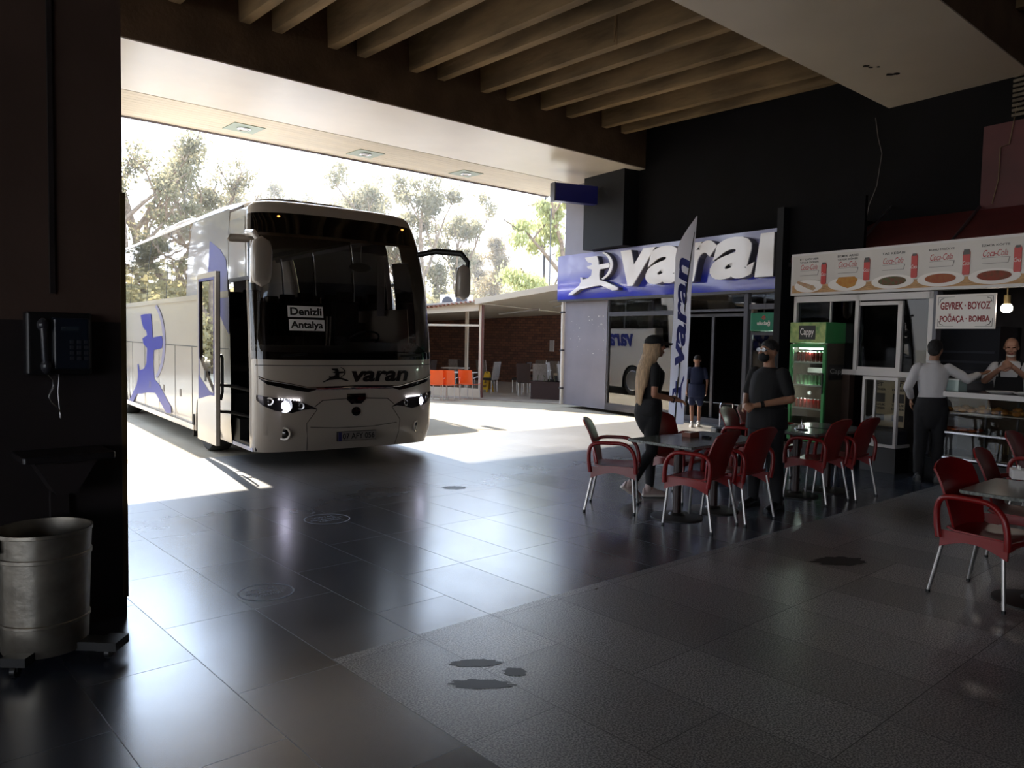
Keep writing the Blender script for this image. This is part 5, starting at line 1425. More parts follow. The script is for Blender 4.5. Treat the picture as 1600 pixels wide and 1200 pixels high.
for k in range(60): q.cyl((-8.9 + k * .15, -.3, zh(-8.9 + k * .15) + .06), (-8.9 + k * .15, .6, zh(-8.9 + k * .15) + .06), .03, n=6)
q.build('tile_edge', mat('terracotta_edge', '9a6a58', .7), t)
q = MB(); q.add(*slab(-9, 0, -.1, 0, .2, -.22)); q.add(*slab(0, 3.1, -.38, -.3, .16, -.05)); q.build('fascia', M_cream, t)
MB().bx(0, .07, -.05, .05, 0, 2.75).build('post', M_cream, t)
MB().bx(.07, .11, -.05, .05, 0, 2.75).build('post_edge', mat('rust_brown', '6a3a30', .6), t)
MB().bx(-9, 0, -.04, .04, 2.12, 2.18).build('rail', M_cream, t)
for x in (-1.6, -3.4, -5.2, -7): MB().bx(x, x + .09, 2.2, 2.29, 0, 2.7).build('inner_post', M_cream, t)
MB().bx(-9, -.0, -.03, .06, 0, .28).build('low_wall', M_cream, t)
MB().bx(-9, -.0, -.05, .08, .70, .74).build('counter_rail', M_cream, t) if False else None
MB().bx(-9, 3.4, 8.3, 8.6, 0, 2.9).build('brick_wall', M_brick, t)
MB().bx(-9.2, -9, 0, 8.6, 0, 2.4).build('end_wall', M_brick, t)
for x in (2.35,): MB().bx(x, x + .1, 4.6, 4.7, 0, 3.1).build('inner_post', M_cream, t)
MB().bx(2.62, 2.72, 2.2, 2.3, 0, 3.2).build('inner_post', M_cream, t)
MB().bx(2.9, 4.2, 7.2, 7.3, 0, 3.1).build('side_wall', M_dark, t)
MB().bx(3.0, 3.9, 7.15, 7.2, 1.2, 2.4).build('poster', mat('olive_poster', '6b6a55', .6), t)
MB().lathe([(.28, 0), (.28, .01), (.25, .01), (.25, 0)], 24, M=Matrix.Translation((3.45, 7.14, 1.85)) @ Matrix.Rotation(PI / 2, 4, 'X')).build('poster_ring', M_cream, t)
MB().bx(-.9, -.72, 8.25, 8.3, 1.3, 1.75).build('fuse_box', M_white, t)
for p_, q_ in (((-1.2, 4, 2.62), (.3, 4, 2.8)), ((1.4, 2, 2.95), (2.4, 2, 3.1)), ((1.0, 3.5, 2.85), (2.5, 3.3, 3.05))): MB().tube([p_, q_], .03, 6).build('strip_light', M_white, t)
MB().bx(-9, 4.0, -.6, 8.5, .0, .02).build('patio_floor', mat('patio_tiles', 'a5998c', .5, var=.1, vscale=2), t)
def PT(x, y, z=0.02): return V((pc.x, pc.y, -.08)) + fd * x + fb * y + V((0, 0, z))
def wicker():
    t = thing('wicker_chair', 'high backed cafe chair with pale grey back inside the patio', 'chair', (0, 0, 0), 0, 'high backed chairs inside the patio')
    MB().rbox(-.22, .22, -.22, .22, .40, .47, .04).build('seat', mat('dark_weave', '2a2422', .7), t)
    MB().sheet(lambda a, c: ((a - .5) * .44, -.22 - .08 * c - .03 * (1 - (2 * a - 1) ** 2), .42 + .58 * c), 8, 6, .04).build('backrest', mat('pale_weave', '8d8580', .7, var=.15, vscale=20), t, smooth=True)
    for x in (-.19, .19):
        for y in (-.19, .19): MB().cyl((x, y, 0), (x, y, .42), .014, n=8).build('leg', M_chrome, t)
    return t
wk = wicker(); firstw = True
wk2 = None
for i, (x, y, r) in enumerate(((-2.6, 3.6, .2), (-2.1, 3.4, 0), (-1.5, 3.7, -.3), (-.7, 2.2, 1.5), (-2.9, 1.9, 1.6), (.5, 4.5, 3.0), (1.0, 4.4, 3.1), (.1, 2.9, 1.6), (1.35, 2.9, -1.5), (1.9, 3.6, 1.4), (.8, 1.7, .1), (1.3, 1.75, .2), (2.1, 1.9, -1.4), (2.2, 5.2, 3.1), (1.6, 5.6, 3.1), (-.3, 5.4, 3.0), (2.9, 4.5, -1.6))):
    if firstw: wk.location = PT(x, y); wk.rotation_euler.z = PR + r; firstw = False
    elif i % 3 != 1: copy_tree(wk, PT(x, y), PR + r)
    else:
        if wk2 is None:
            wk2 = copy_tree(wk, PT(x, y), PR + r, 'dark high backed cafe chair with dark brown back inside the patio', 'dark backed chairs inside the patio')
            for c_ in wk2.children:
                if c_.name.startswith('backrest'): c_.data = c_.data.copy(); c_.data.materials[0] = mat('dark_brown_weave', '3d2d28', .7)
        else: copy_tree(wk2, PT(x, y), PR + r)
tb = None
for x, y, lab in ((-2.2, 2.7, 'left of the corner post'), (.65, 3.1, 'behind the wet floor sign'), (1.9, 2.75, 'near the dark planter'), (1.2, 5.0, 'deep by the brick wall')):
    if tb is None:
        tb = thing('patio_table', 'white round edged cafe table inside the patio, ' + lab, 'table', PT(x, y), PR, 'tables inside the patio')
        MB().rbox(-.4, .4, -.35, .35, .72, .75, .08).build('tabletop', M_white, tb)
        MB().cyl((0, 0, 0), (0, 0, .72), .03).build('column', M_chrome, tb)
        q = MB()
        for k in range(4):
            a = k * PI / 2 + .7; q.tube([(0, 0, .25), (.14 * math.cos(a), .14 * math.sin(a), .22), (.26 * math.cos(a), .26 * math.sin(a), .02), (.32 * math.cos(a), .32 * math.sin(a), .0)], .014, 6)
        q.build('splayed_foot', M_chrome, tb, smooth=True)
    else: copy_tree(tb, PT(x, y), PR + .2, 'white round edged cafe table inside the patio, ' + lab)
t = thing('planter', 'long dark brown planter box at the edge of the patio', 'planter', PT(2.05, .7), PR)
MB().bx(-.6, .75, -.2, .25, 0, .52).build('box', mat('dark_brown_box', '3a2624', .7), t); MB().bx(-.62, .77, -.22, .27, .48, .52).build('rim', mat('dark_brown_box', '3a2624', .7), t)
for k in range(7):
    MB().tube([(-.45 + k * .18, 0, .5), (-.45 + k * .18 + random.uniform(-.05, .05), 0, .62), (-.45 + k * .18 + random.uniform(-.1, .1), 0, .70)], .012, 5).build('sprig', mat('dull_green_sprig', '5d6148', .8), t)
# yellow wet-floor sign
ws = at(761, 612, -.06)
t = thing('wet_floor_sign', 'yellow folding wet floor sign standing beside the patio post', 'caution sign', (ws.x, ws.y, -.06), PR - .3)
M_y = mat('yellow_plastic', 'e0b41e', .4)
for s in (-1, 1):
    q = MB(); Mx = Matrix.Translation((0, s * .16, 0)) @ Matrix.Rotation(s * .24, 4, 'X')
    q.fprism([(-.16, 0), (-.10, 0), (-.09, .08), (.09, .08), (.10, 0), (.16, 0), (.11, .64), (.06, .68), (-.06, .68), (-.11, .64)], -.01, .01, Mx); q.build('leaf', M_y, t)
    if s == -1:
        q = MB(); q.fprism([(-.05, .30), (.05, .30), (0, .42)], -.014, -.01, Mx).fprism([(-.07, .15), (.07, .15), (.07, .22), (-.07, .22)], -.014, -.01, Mx); q.build('warning_print', mat('brown_print', '7a5a20', .5), t)
MB().bx(-.04, .04, -.02, .02, .60, .635).build('handle_slot', M_blk, t)
# orange chairs and their table
def orange():
    t = thing('orange_chair', 'x', 'chair', (0, 0, 0), 0, 'orange chairs outside the patio')
    M_o = mat('orange_plastic', 'ec5a1c', .35)
    MB().sheet(lambda a, c: ((a - .5) * .46, -.23 - .05 * c - .03 * (1 - (2 * a - 1) ** 2), .46 + .40 * c), 8, 6, .012).build('backrest', M_o, t, smooth=True)
    MB().sheet(lambda a, c: ((a - .5) * .44, -.22 + .44 * c, .45 - .02 * math.sin(a * PI)), 8, 6, .012).build('seat', M_o, t, smooth=True)
    for x in (-.2, .2):
        for y in (-.2, .2): MB().tube([(x, y, .44), (x * 1.1, y * 1.1, 0)], .011, 6).build('leg', M_white, t)
        MB().tube([(x * 1.15, -.22, .62), (x * 1.2, 0, .66), (x * 1.15, .18, .64), (x, .2, .45)], .011, 6).build('armrest', M_white, t)
    return t
oc = orange()
for i, (px, py, lab) in enumerate(((734, 626, 'right one nearest the patio post'), (703, 627, 'middle one of the row'), (684, 627, 'left one half behind the coach'))):
    p = at(px, py - 2, -.08)
    if i == 0: oc.location = p; oc.rotation_euler.z = PR - .1; oc['label'] = 'orange plastic chair with white legs before the patio, ' + lab
    else: copy_tree(oc, p, PR + .1 * i, 'orange plastic chair with white legs before the patio, ' + lab)
p = at(706, 618, -.08)
t = thing('patio_table', 'long white table in front of the patio behind the orange chairs', 'table', p, PR)
MB().rbox(-1.2, .75, -.3, .3, .71, .74, .05).build('tabletop', M_white, t)
for x in (-1.0, .6):
    for y in (-.22, .22): MB().cyl((x, y, 0), (x, y, .71), .018).build('leg', M_white, t)
# grey litter box by the downpipe
p = at(871, 612, -.06); t = thing('litter_box', 'small pale box with dark grille at the foot of the white downpipe', 'box', p, PR)
MB().bx(-.12, .12, -.1, .1, 0, .62).build('body', M_cream, t); MB().bx(-.10, .10, -.11, -.1, .38, .55).build('grille', M_alu, t)
# air conditioner on the roof
p = PT(-2.35, 3.0, zh(-2.35) + .1)
t = thing('air_conditioner', 'white air conditioner unit on the patio roof', 'air conditioner', p, PR)
MB().bx(-.55, .55, -.2, .2, 0, .55).build('casing', M_white, t, bevel=.02)
MB().lathe([(.20, 0), (.20, -.01), (.001, -.01)], 20, M=Matrix.Translation((-.25, -.2, .28)) @ Matrix.Rotation(-PI / 2, 4, 'X')).build('fan_grille', M_alu, t)
MB().bx(.1, .5, -.21, -.2, .1, .45).build('grille', M_alu, t)
# roof dish behind the shop corner
p = PT(2.9, 2.0, zh(2.9) + .08)
t = thing('water_tank', 'small cream and rusty drum on the roof at the shop corner', 'tank', p)
MB().lathe([(.001, 0), (.42, .0), (.45, .3), (.40, .5), (.25, .62), (.001, .66)], 20).build('drum', M_cream, t, smooth=True)
MB().lathe([(.3, .0), (.32, .9), (.001, .92)], 16, (.65, 0, 0)).build('rusty_pot', mat('rusty_orange', 'b8803a', .8, var=.3, vscale=5), t, smooth=True)

# ------------------------------------------------------------------ trees, lamp posts, distance
def leaves(rng, pts, size, n, droop=.5, spread=.5):
    """n leaf blades scattered about the twig points"""
    pts = np.array(pts); idx = rng.integers(0, len(pts), n); c = pts[idx] + rng.normal(0, spread, (n, 3)) * np.array([1, 1, .8])
    d = rng.normal(0, 1, (n, 3)); d[:, 2] -= droop * 1.5; d /= np.linalg.norm(d, axis=1)[:, None]
    e_ = rng.normal(0, 1, (n, 3)); s = np.cross(d, e_); s /= np.linalg.norm(s, axis=1)[:, None]
    L_ = size * rng.uniform(.6, 1.3, (n, 1)); W_ = L_ * .30
    a = c - d * L_ / 2; b_ = c + s * W_; c_ = c + d * L_ / 2; e2 = c - s * W_
    vs = np.stack([a, b_, c_, e2], 1).reshape(-1, 3)
    return vs, np.arange(4 * n).reshape(n, 4)
def gen_tree(seed, H, crown, size, nleaf, kind='euc'):
    rng = np.random.default_rng(seed); random.seed(seed)
    wd = MB(); tips = []
    def branch(p, d, L_, r, depth):
        n = 4; P_ = [p]; D_ = d.copy()
        for i in range(n):
            D_ = (D_ + V((random.uniform(-.16, .16), random.uniform(-.16, .16), random.uniform(-.05, .12)))).normalized(); P_.append(P_[-1] + D_ * L_ / n)
        wd.tube(P_, [r * (1 - .12 * i) for i in range(n + 1)], 7 if depth < 2 else 4)
        if depth >= 3:
            tips.extend([tuple(q_) for q_ in P_[2:]]); return
        k = 3 if depth else 5
        for i in range(k):
            a = random.uniform(0, 2 * PI); up_ = random.uniform(.35, 1.0) if kind != 'pine' else random.uniform(-.1, .25)
            nd = V((math.cos(a), math.sin(a), up_)).normalized()
            q_ = P_[random.choice((2, 3, 4))] if depth else P_[random.choice((1, 2, 3, 4))]
            if kind == 'willow' and depth >= 2: nd.z = -1.0
            branch(q_, (nd * 1.0 + D_ * .5).normalized(), L_ * random.uniform(.45, .62) * (crown if depth == 0 else 1), r * .55, depth + 1)
        if depth: tips.append(tuple(P_[-1]))
    if kind == 'pine':
        wd.tube([(0, 0, 0), (.05, 0, H * .5), (0, 0, H)], [H * .018, H * .012, .02], 7)
        for k in range(70):
            z = H * random.uniform(.22, .98); a = random.uniform(0, 2 * PI); L_ = (H - z) * .32 * crown + .2
            p1 = V((math.cos(a) * L_, math.sin(a) * L_, z + L_ * .15)); wd.tube([(0, 0, z), p1], [.03, .01], 4)
            for f in (.3, .5, .7, .85, 1): tips.append(tuple(V((0, 0, z)).lerp(p1, f)))
        vs, fs = leaves(rng, tips, size, nleaf, 0, .22)
    elif kind == 'bush':
        for k in range(60):
            a = random.uniform(0, 2 * PI); r = random.uniform(0, 1) ** .5 * crown; z = H * (.25 + .6 * random.random() * (1 - .5 * r / crown))
            tips.append((r * math.cos(a), r * math.sin(a), z))
        wd.tube([(0, 0, 0), (0, 0, H * .6)], [.15, .06], 6)
        vs, fs = leaves(rng, tips, size, nleaf, 0, H * .11)
    else:
        branch(V((0, 0, 0)), V((0, 0, 1)), H * .62, H * .018, 0)
        k = H / max(p[2] for p in tips)
        tips = [tuple(x * k for x in p) for p in tips]; wd.v = [tuple(x * k for x in p) for p in wd.v]
        # foliage sits in separate clumps with sky between them
        rng.shuffle(tips); cl_ = tips[:int(len(tips) * .22)]
        vs, fs = leaves(rng, cl_, size, nleaf, .8 if kind == 'euc' else 2.0, H * .026)
    lv_ = bpy.data.meshes.new('leaves'); lv_.from_pydata(vs.tolist(), [], fs.tolist()); lv_.update()
    return wd, lv_
M_bark = mat('pale_bark', '8d7c6a', .9, var=.3, vscale=6)
M_lf = {'euc': leafmat('eucalyptus_leaf', '6c6e5c', '85836c', 'a8a080'), 'pine': leafmat('pine_needle', '867c66', '988c70', 'a89874'),
        'bush': leafmat('scrub_leaf', '99937a', 'ada482', 'c8bc8c'), 'willow': leafmat('light_green_leaf', 'a0a87a', 'b8bc88', 'd2d29a')}  # pale leaf colours stand in for part of the distance haze
PROTO = {}
def tree(proto, kind, args, loc, s, rz, label, group, nm='tree'):
    key = proto
    lab = {'euc': 'eucalyptus_tree', 'pine': 'pine_tree', 'bush': 'bush', 'willow': 'willow_tree'}[kind]
    if key not in PROTO:
        wd, lv_ = gen_tree(*args, kind=kind)
        t = thing(lab, label, 'bush' if kind == 'bush' else 'tree', loc, rz, group); t.scale = (s, s, s)
        wd.build('trunk', M_bark, t, smooth=True)
        lv_.materials.append(M_lf[kind]); o = bpy.data.objects.new('foliage', lv_); COL.objects.link(o); o.parent = t
        PROTO[key] = t; return t
    c = copy_tree(PROTO[key], V(loc), rz, label, group); c.scale = (s, s, s); return c
def atd(px, d, z=-.08):
    r = ray(px, 520); k = d / r.y; return V((r.x * k, d, z))
E1 = (3, 11, .8, .19, 4200); E2 = (8, 11, .9, .19, 5600); E3 = (15, 11, .7, .18, 3600); E4 = (23, 11, 1.0, .20, 7500)
G1 = 'eucalyptus trees beyond the coach'
for pr, args, px, d, yt, rz, lab in (
    ('e1', E1, 236, 33, 196, .3, 'tall thin eucalyptus tree right beside the left column'),
    ('e3', E3, 200, 30, 232, 2.3, 'eucalyptus tree half hidden by the left column'),
    ('e2', E2, 285, 36, 242, 1.0, 'bushy eucalyptus tree above the middle of the coach roof'),
    ('e3', E3, 322, 38, 255, .6, 'slim eucalyptus tree with a leaning top over the coach roof'),
    ('e1', E1, 352, 44, 282, 4.0, 'small eucalyptus crown just left of the coach front corner'),
    ('e3', E3, 415, 52, 292, 3.4, 'low distant eucalyptus above the coach, left of the thin one'),
    ('e1', E1, 452, 55, 282, 5.0, 'distant eucalyptus above the windscreen, left one'),
    ('e3', E3, 507, 52, 268, 1.1, 'thin distant eucalyptus rising above the windscreen'),
    ('e4', E4, 600, 42, 266, 2.0, 'big eucalyptus tree above the right half of the coach'),
    ('e2', E2, 662, 40, 284, 2.8, 'large eucalyptus tree right of the coach roof'),
    ('e4', E4, 706, 43, 315, 4.4, 'rounded eucalyptus crown above the right mirror'),
    ('e1', E1, 552, 48, 296, .1, 'eucalyptus tree just left of the big one over the coach')):
    p = atd(px, d); h_ = (1.78 + (520 + (px - 800) * .0196 + 9 - yt) / FPX * d)
    tree(pr, 'euc', args, p, h_ / 11.0, rz, lab, G1)
tree('p1', 'pine', (5, 9, 1.0, .20, 9000), atd(772, 50), .90, 0, 'brown pine tree standing over the patio roof', None)
tree('p1', 'pine', None, atd(742, 56), .85, 1, 'smaller brown pine tree left of the big pine', None)
tree('p1', 'pine', None, atd(826, 60), .72, 2, 'hazy pine tree right of the big pine', None)
tree('w1', 'willow', (12, 9.5, 1.0, .20, 12000), atd(893, 33), .85, 0.5, 'bright green drooping tree behind the shop corner', None)
random.seed(5)
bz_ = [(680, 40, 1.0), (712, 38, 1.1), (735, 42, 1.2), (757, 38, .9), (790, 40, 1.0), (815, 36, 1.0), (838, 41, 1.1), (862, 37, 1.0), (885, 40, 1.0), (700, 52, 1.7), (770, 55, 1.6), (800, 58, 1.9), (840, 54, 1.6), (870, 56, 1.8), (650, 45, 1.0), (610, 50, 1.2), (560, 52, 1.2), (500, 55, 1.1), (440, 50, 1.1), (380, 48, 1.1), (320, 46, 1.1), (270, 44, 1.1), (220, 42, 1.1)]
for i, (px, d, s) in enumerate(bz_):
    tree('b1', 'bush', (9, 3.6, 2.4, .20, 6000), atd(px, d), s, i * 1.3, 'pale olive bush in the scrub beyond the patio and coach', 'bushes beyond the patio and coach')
# trees to the left of the view, mirrored in the coach's side glass
for i, (x, y, s) in enumerate(((-24, 26, 1.2), (-30, 20, 1.4), (-27, 14, 1.0), (-34, 28, 1.4), (-23, 36, 1.2), (-38, 16, 1.3), (-30, 34, 1.3), (-27, 31, 1.2), (-34, 40, 1.5), (-28, 42, 1.4), (-40, 34, 1.5), (-20, 31, 1.0))):
    tree(('e2', 'e4', 'e1')[i % 3], 'euc', None, (x, y, -.08), s, i * 2.0, 'eucalyptus tree off to the left, mirrored in the coach windows', 'trees mirrored in the coach windows')
for i, (x, y, s) in enumerate(((-26, 31, 1.7), (-30, 36, 1.9), (-25, 36, 1.5), (-34, 33, 1.9), (-22, 28, 1.2), (-29, 27, 1.6), (-35, 42, 2.0), (-24, 42, 1.8))):
    tree('b1', 'bush', None, (x, y, -.08), s, i * 1.7, 'pale olive bush off to the left, mirrored in the coach windows', 'bushes mirrored in the coach windows')
# distance
def hill(name, x0, x1, y, h, m, label, seed):
    b = MB(); n = 60; P_ = []
    for j in range(6):
        P_.append([(x0 + (x1 - x0) * i / n, y + j * 14, -.5 + (h * math.sin(j / 5 * PI / 2)) * (.55 + .45 * noise.noise(V((i * .13 + seed, j * .1, 0))) + .25 * noise.noise(V((i * .5, seed, j))))) for i in range(n + 1)])
    b.open_grid(P_); return b.build(name, m, smooth=True, label=label, cat='hill', kind='structure')
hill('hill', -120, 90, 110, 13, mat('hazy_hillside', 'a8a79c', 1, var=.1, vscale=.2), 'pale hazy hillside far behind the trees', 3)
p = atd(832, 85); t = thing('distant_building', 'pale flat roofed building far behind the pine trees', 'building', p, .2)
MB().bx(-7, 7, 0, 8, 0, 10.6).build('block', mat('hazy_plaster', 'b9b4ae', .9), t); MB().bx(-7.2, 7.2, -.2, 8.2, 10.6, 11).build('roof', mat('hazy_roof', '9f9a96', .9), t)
p = atd(848, 34); t = thing('lamp_post', 'tall thin grey pole standing before the green tree', 'pole', p)
MB().cyl((0, 0, 0), (0, 0, 8.3), .07, .045).build('pole', M_alu, t, smooth=True)
MB().cyl((0, 0, 0), (0, 0, .3), .12).build('base', M_alu, t)
p = atd(289, 34); t = thing('street_lamp', 'street lamp with pale head among the left eucalyptus trees', 'street lamp', p)
MB().tube([(0, 0, 0), (0, 0, 8.0), (-.4, 0, 8.25), (-1.0, 0, 8.3)], [.09, .05, .04, .04], 8).build('pole', M_alu, t, smooth=True)
MB().ell((-1.3, 0, 8.3), (.45, .16, .12)).build('lamp_head', M_white, t, smooth=True)
p = PT(-.3, 6.5, 2.8); t = thing('antenna', 'thin roof antenna poles on the patio roof', 'antenna', p)
MB().cyl((0, 0, 0), (0, 0, 3.8), .02).build('mast', M_alu, t)

hm = bpy.data.materials.new('sunlit_haze'); hm.use_nodes = True; _n = hm.node_tree.nodes; _n.clear()
_o = _n.new('ShaderNodeOutputMaterial'); _v = _n.new('ShaderNodeVolumeScatter'); _v.inputs['Density'].default_value = 0.0042; _v.inputs['Anisotropy'].default_value = 0.35
_v.inputs['Color'].default_value = (1, .985, .96, 1)
hm.node_tree.links.new(_v.outputs[0], _o.inputs['Volume'])
MB().bx(-90, 90, 25, 105, -.5, 22).build('air_haze', hm, kind='stuff', label='thin sunlit haze hanging in the air among the distant trees', cat='haze')
# ------------------------------------------------------------------ people
def hand(mb, w_, d, nrm, size=1.0, curl=.5, thumb=1, spread=.25):
    """palm and five bent fingers; d points along the hand, nrm is the palm side"""
    w_, d, nrm = V(w_), V(d).normalized(), V(nrm); nrm = (nrm - d * nrm.dot(d)).normalized(); lat = d.cross(nrm) * thumb
    s = size
    mb.caps(w_ - d * .01, w_ + d * .075 * s, .030 * s, .038 * s, flat=.45, side=lat)
    for i, (o, L_) in enumerate(((.029, .070), (.010, .078), (-.010, .073), (-.029, .058))):
        p = w_ + d * .085 * s + lat * o * s; dd = (d + lat * (o * spread * 6)).normalized(); a = 0
        r = .0095 * s
        for k, f in enumerate((.42, .32, .26)):
            a += curl * (.55 + .25 * k); dv = (dd * math.cos(a) + nrm * math.sin(a)).normalized(); q_ = p + dv * L_ * f * s
            mb.caps(p, q_, r, r * .9, n=8); p = q_; r *= .92
    p = w_ + d * .02 * s + lat * .028 * s; dv = (d * .7 + lat * .75 + nrm * .25).normalized(); q_ = p + dv * .035 * s
    mb.caps(p, q_, .013 * s, .011 * s, n=8); dv2 = (d + nrm * .45 + lat * .15).normalized(); mb.caps(q_, q_ + dv2 * .032 * s, .011 * s, .009 * s, n=8)

DEF = dict(pel=(0, 0, .93), che=(0, 0, 1.25), nk=(0, .01, 1.46), hd=(0, -.02, 1.62), face=(0, -1, 0),
           shL=(.168, 0, 1.392), shR=(-.168, 0, 1.392), elL=(.24, .03, 1.12), elR=(-.24, .03, 1.12), wrL=(.24, -.06, .87), wrR=(-.24, -.06, .87),
           hdL=(0, -.15, -1), hdR=(0, -.15, -1), nL=(-1, 0, 0), nR=(1, 0, 0), hpL=(.09, 0, .90), hpR=(-.09, 0, .90),
           knL=(.10, -.02, .49), knR=(-.10, -.02, .49), anL=(.10, .02, .09), anR=(-.10, .02, .09), ftL=(.03, -1, 0), ftR=(-.03, -1, 0),
           rs=(.155, .10), rw=(.135, .095), rh=(.165, .115), curl=.45)
def torso(mb, P, k=0.0, z0=.0, z1=1.0, bust=0.0, belly=0.0):
    pel, che, nk = V(P['pel']), V(P['che']), V(P['nk'])
    rw, rs, rh = P['rw'], P['rs'], P['rh']
    pts = [(pel + V((0, 0, -.16)), rh[0] * .66, rh[1] * .72), (pel + V((0, 0, -.05)), rh[0], rh[1]), (pel + V((0, 0, .06)), rh[0] * .97, rh[1] * .97),
           (pel.lerp(che, .5), rw[0], rw[1]), (che, (rw[0] + rs[0]) / 2 + .01, rs[1] * 1.05), (che.lerp(nk, .42), rs[0] * 1.02, rs[1] * 1.05), (che.lerp(nk, .72), rs[0] * .95, rs[1] * .85), (che.lerp(nk, .92), rs[0] * .55, rs[1] * .62), (nk, .062, .06)]
    sd = (V(P['shL']) - V(P['shR'])); sd.z = 0; sd.normalize()
    rings = []
    for i, (c, rx, ry) in enumerate(pts):
        fr_ = V((sd.y, -sd.x, 0)); rx += k; ry += k
        rg = []
        for j in range(24):
            a = 2 * PI * j / 24; cc, ss = math.cos(a), math.sin(a)
            ey = ry
            if ss > 0 and i in (3, 2): ey += belly
            if ss > 0 and i == 4: ey += belly * .5
            if ss > 0 and i in (4, 5): ey += bust * (1 if i == 5 else .7) * abs(ss)
            if ss < 0 and i in (0, 1, 2): ey += P.get('glute', 0) * (.2, .85, .5)[i] * abs(ss)
            rg.append(c + sd * rx * cc + fr_ * ey * ss)
        rings.append(rg)
    mb.rings(rings)
def headm(mb, P, s=1.0):
    h = V(P['hd']); f = V(P['face']).normalized(); up_ = V((0, 0, 1)); up_ = (up_ - f * up_.dot(f)).normalized(); r_ = f.cross(up_)
    Mx = Matrix.Translation(h) @ Matrix(((-r_.x, -f.x, up_.x, 0), (-r_.y, -f.y, up_.y, 0), (-r_.z, -f.z, up_.z, 0), (0, 0, 0, 1)))
    # local: -y is the face
    S_ = s
    mb.ell((0, .012 * S_, .02 * S_), (.076 * S_, .095 * S_, .095 * S_), M=Mx, nu=24, nv=16)
    mb.ell((0, -.022 * S_, -.035 * S_), (.060 * S_, .068 * S_, .078 * S_), M=Mx, nu=24, nv=14)
    mb.ell((0, -.055 * S_, -.088 * S_), (.030 * S_, .028 * S_, .024 * S_), M=Mx)
    mb.ell((0, -.082 * S_, .028 * S_), (.052 * S_, .014 * S_, .012 * S_), M=Mx)
    mb.tube([Mx @ V(q) for q in ((0, -.085 * S_, .018 * S_), (0, -.104 * S_, -.012 * S_), (0, -.113 * S_, -.028 * S_))], [.008 * S_, .012 * S_, .014 * S_], 10)
    mb.ell((0, -.092 * S_, -.058 * S_), (.024 * S_, .010 * S_, .006 * S_), M=Mx); mb.ell((0, -.090 * S_, -.068 * S_), (.021 * S_, .011 * S_, .007 * S_), M=Mx)
    for x in (-1, 1):
        mb.ell((x * .077 * S_, .012 * S_, -.01 * S_), (.010 * S_, .020 * S_, .032 * S_), M=Mx)
        mb.ell((x * .040 * S_, -.072 * S_, -.022 * S_), (.022 * S_, .018 * S_, .02 * S_), M=Mx)
    mb.caps(V(P['nk']) + V((0, 0, -.05)), h + (-f) * .012 * S_ + V((0, 0, -.03)), .058 * S_, .054 * S_)
    return Mx
def limbs(mb, P, arms=True, legs=True, k=0.0, kl=0.0, upper=1.0, fore=1.0, thigh=1.0, shin=1.0, ra=1.0, rl=1.0):
    for s in 'LR':
        if arms:
            a, b_, c = V(P['sh' + s]), V(P['el' + s]), V(P['wr' + s])
            mb.caps(a, a.lerp(b_, upper), .052 * ra + k, (.052 + (.040 - .052) * upper) * ra + k)
            if upper >= 1 and fore > 0: mb.caps(b_, b_.lerp(c, fore), .040 * ra + k, (.040 + (.026 - .040) * fore) * ra + k)
        if legs:
            a, b_, c = V(P['hp' + s]), V(P['kn' + s]), V(P['an' + s])
            mb.caps(a, a.lerp(b_, thigh), .088 * rl + kl, (.088 + (.056 - .088) * thigh) * rl + kl)
            if thigh >= 1 and shin > 0:
                m_ = b_.lerp(c, .3) + V((0, .012, 0))
                mb.caps(b_, m_, .055 * rl + kl, .056 * rl + kl); mb.caps(m_, b_.lerp(c, shin), .056 * rl + kl, (.056 + (.037 - .056) * shin) * rl + kl)
def shoe(P, s, m, sole, parent, sc=1.0, lift=0.0):
    a = V(P['an' + s]); f = V(P['ft' + s]).normalized(); side_ = V((0, 0, 1)).cross(f).normalized(); up_ = f.cross(side_)
    Mx = Matrix.Translation(a) @ Matrix(((side_.x, f.x, up_.x, 0), (side_.y, f.y, up_.y, 0), (side_.z, f.z, up_.z, 0), (0, 0, 0, 1)))
    rows = []
    for y, w_, h in ((-.075, .012, .03), (-.07, .032, .07), (-.03, .038, .085), (.02, .038, .085), (.07, .042, .062), (.12, .046, .045), (.16, .040, .034), (.185, .022, .022)):
        rows.append([Mx @ V((w_ * sc * math.cos(t_), y * sc, -.085 + (h * sc if math.sin(t_) > 0 else .012) * math.sin(t_) + .014)) for t_ in [2 * PI * j / 16 for j in range(16)]])
    MB().rings(rows).caps(Mx @ V((0, -.02, -.03)), Mx @ V((0, -.01, .02)), .042, .042).build('shoe', m, parent, smooth=True)
    MB().prism([(x * sc, y * sc) for x, y in ((-.03, -.078), (.03, -.078), (.042, -.03), (.042, .03), (.05, .11), (.044, .165), (.02, .19), (-.02, .19), (-.044, .165), (-.05, .11), (-.042, .03), (-.042, -.03))], -.09, -.068, Mx).build('shoe_sole', sole, parent, smooth=True)

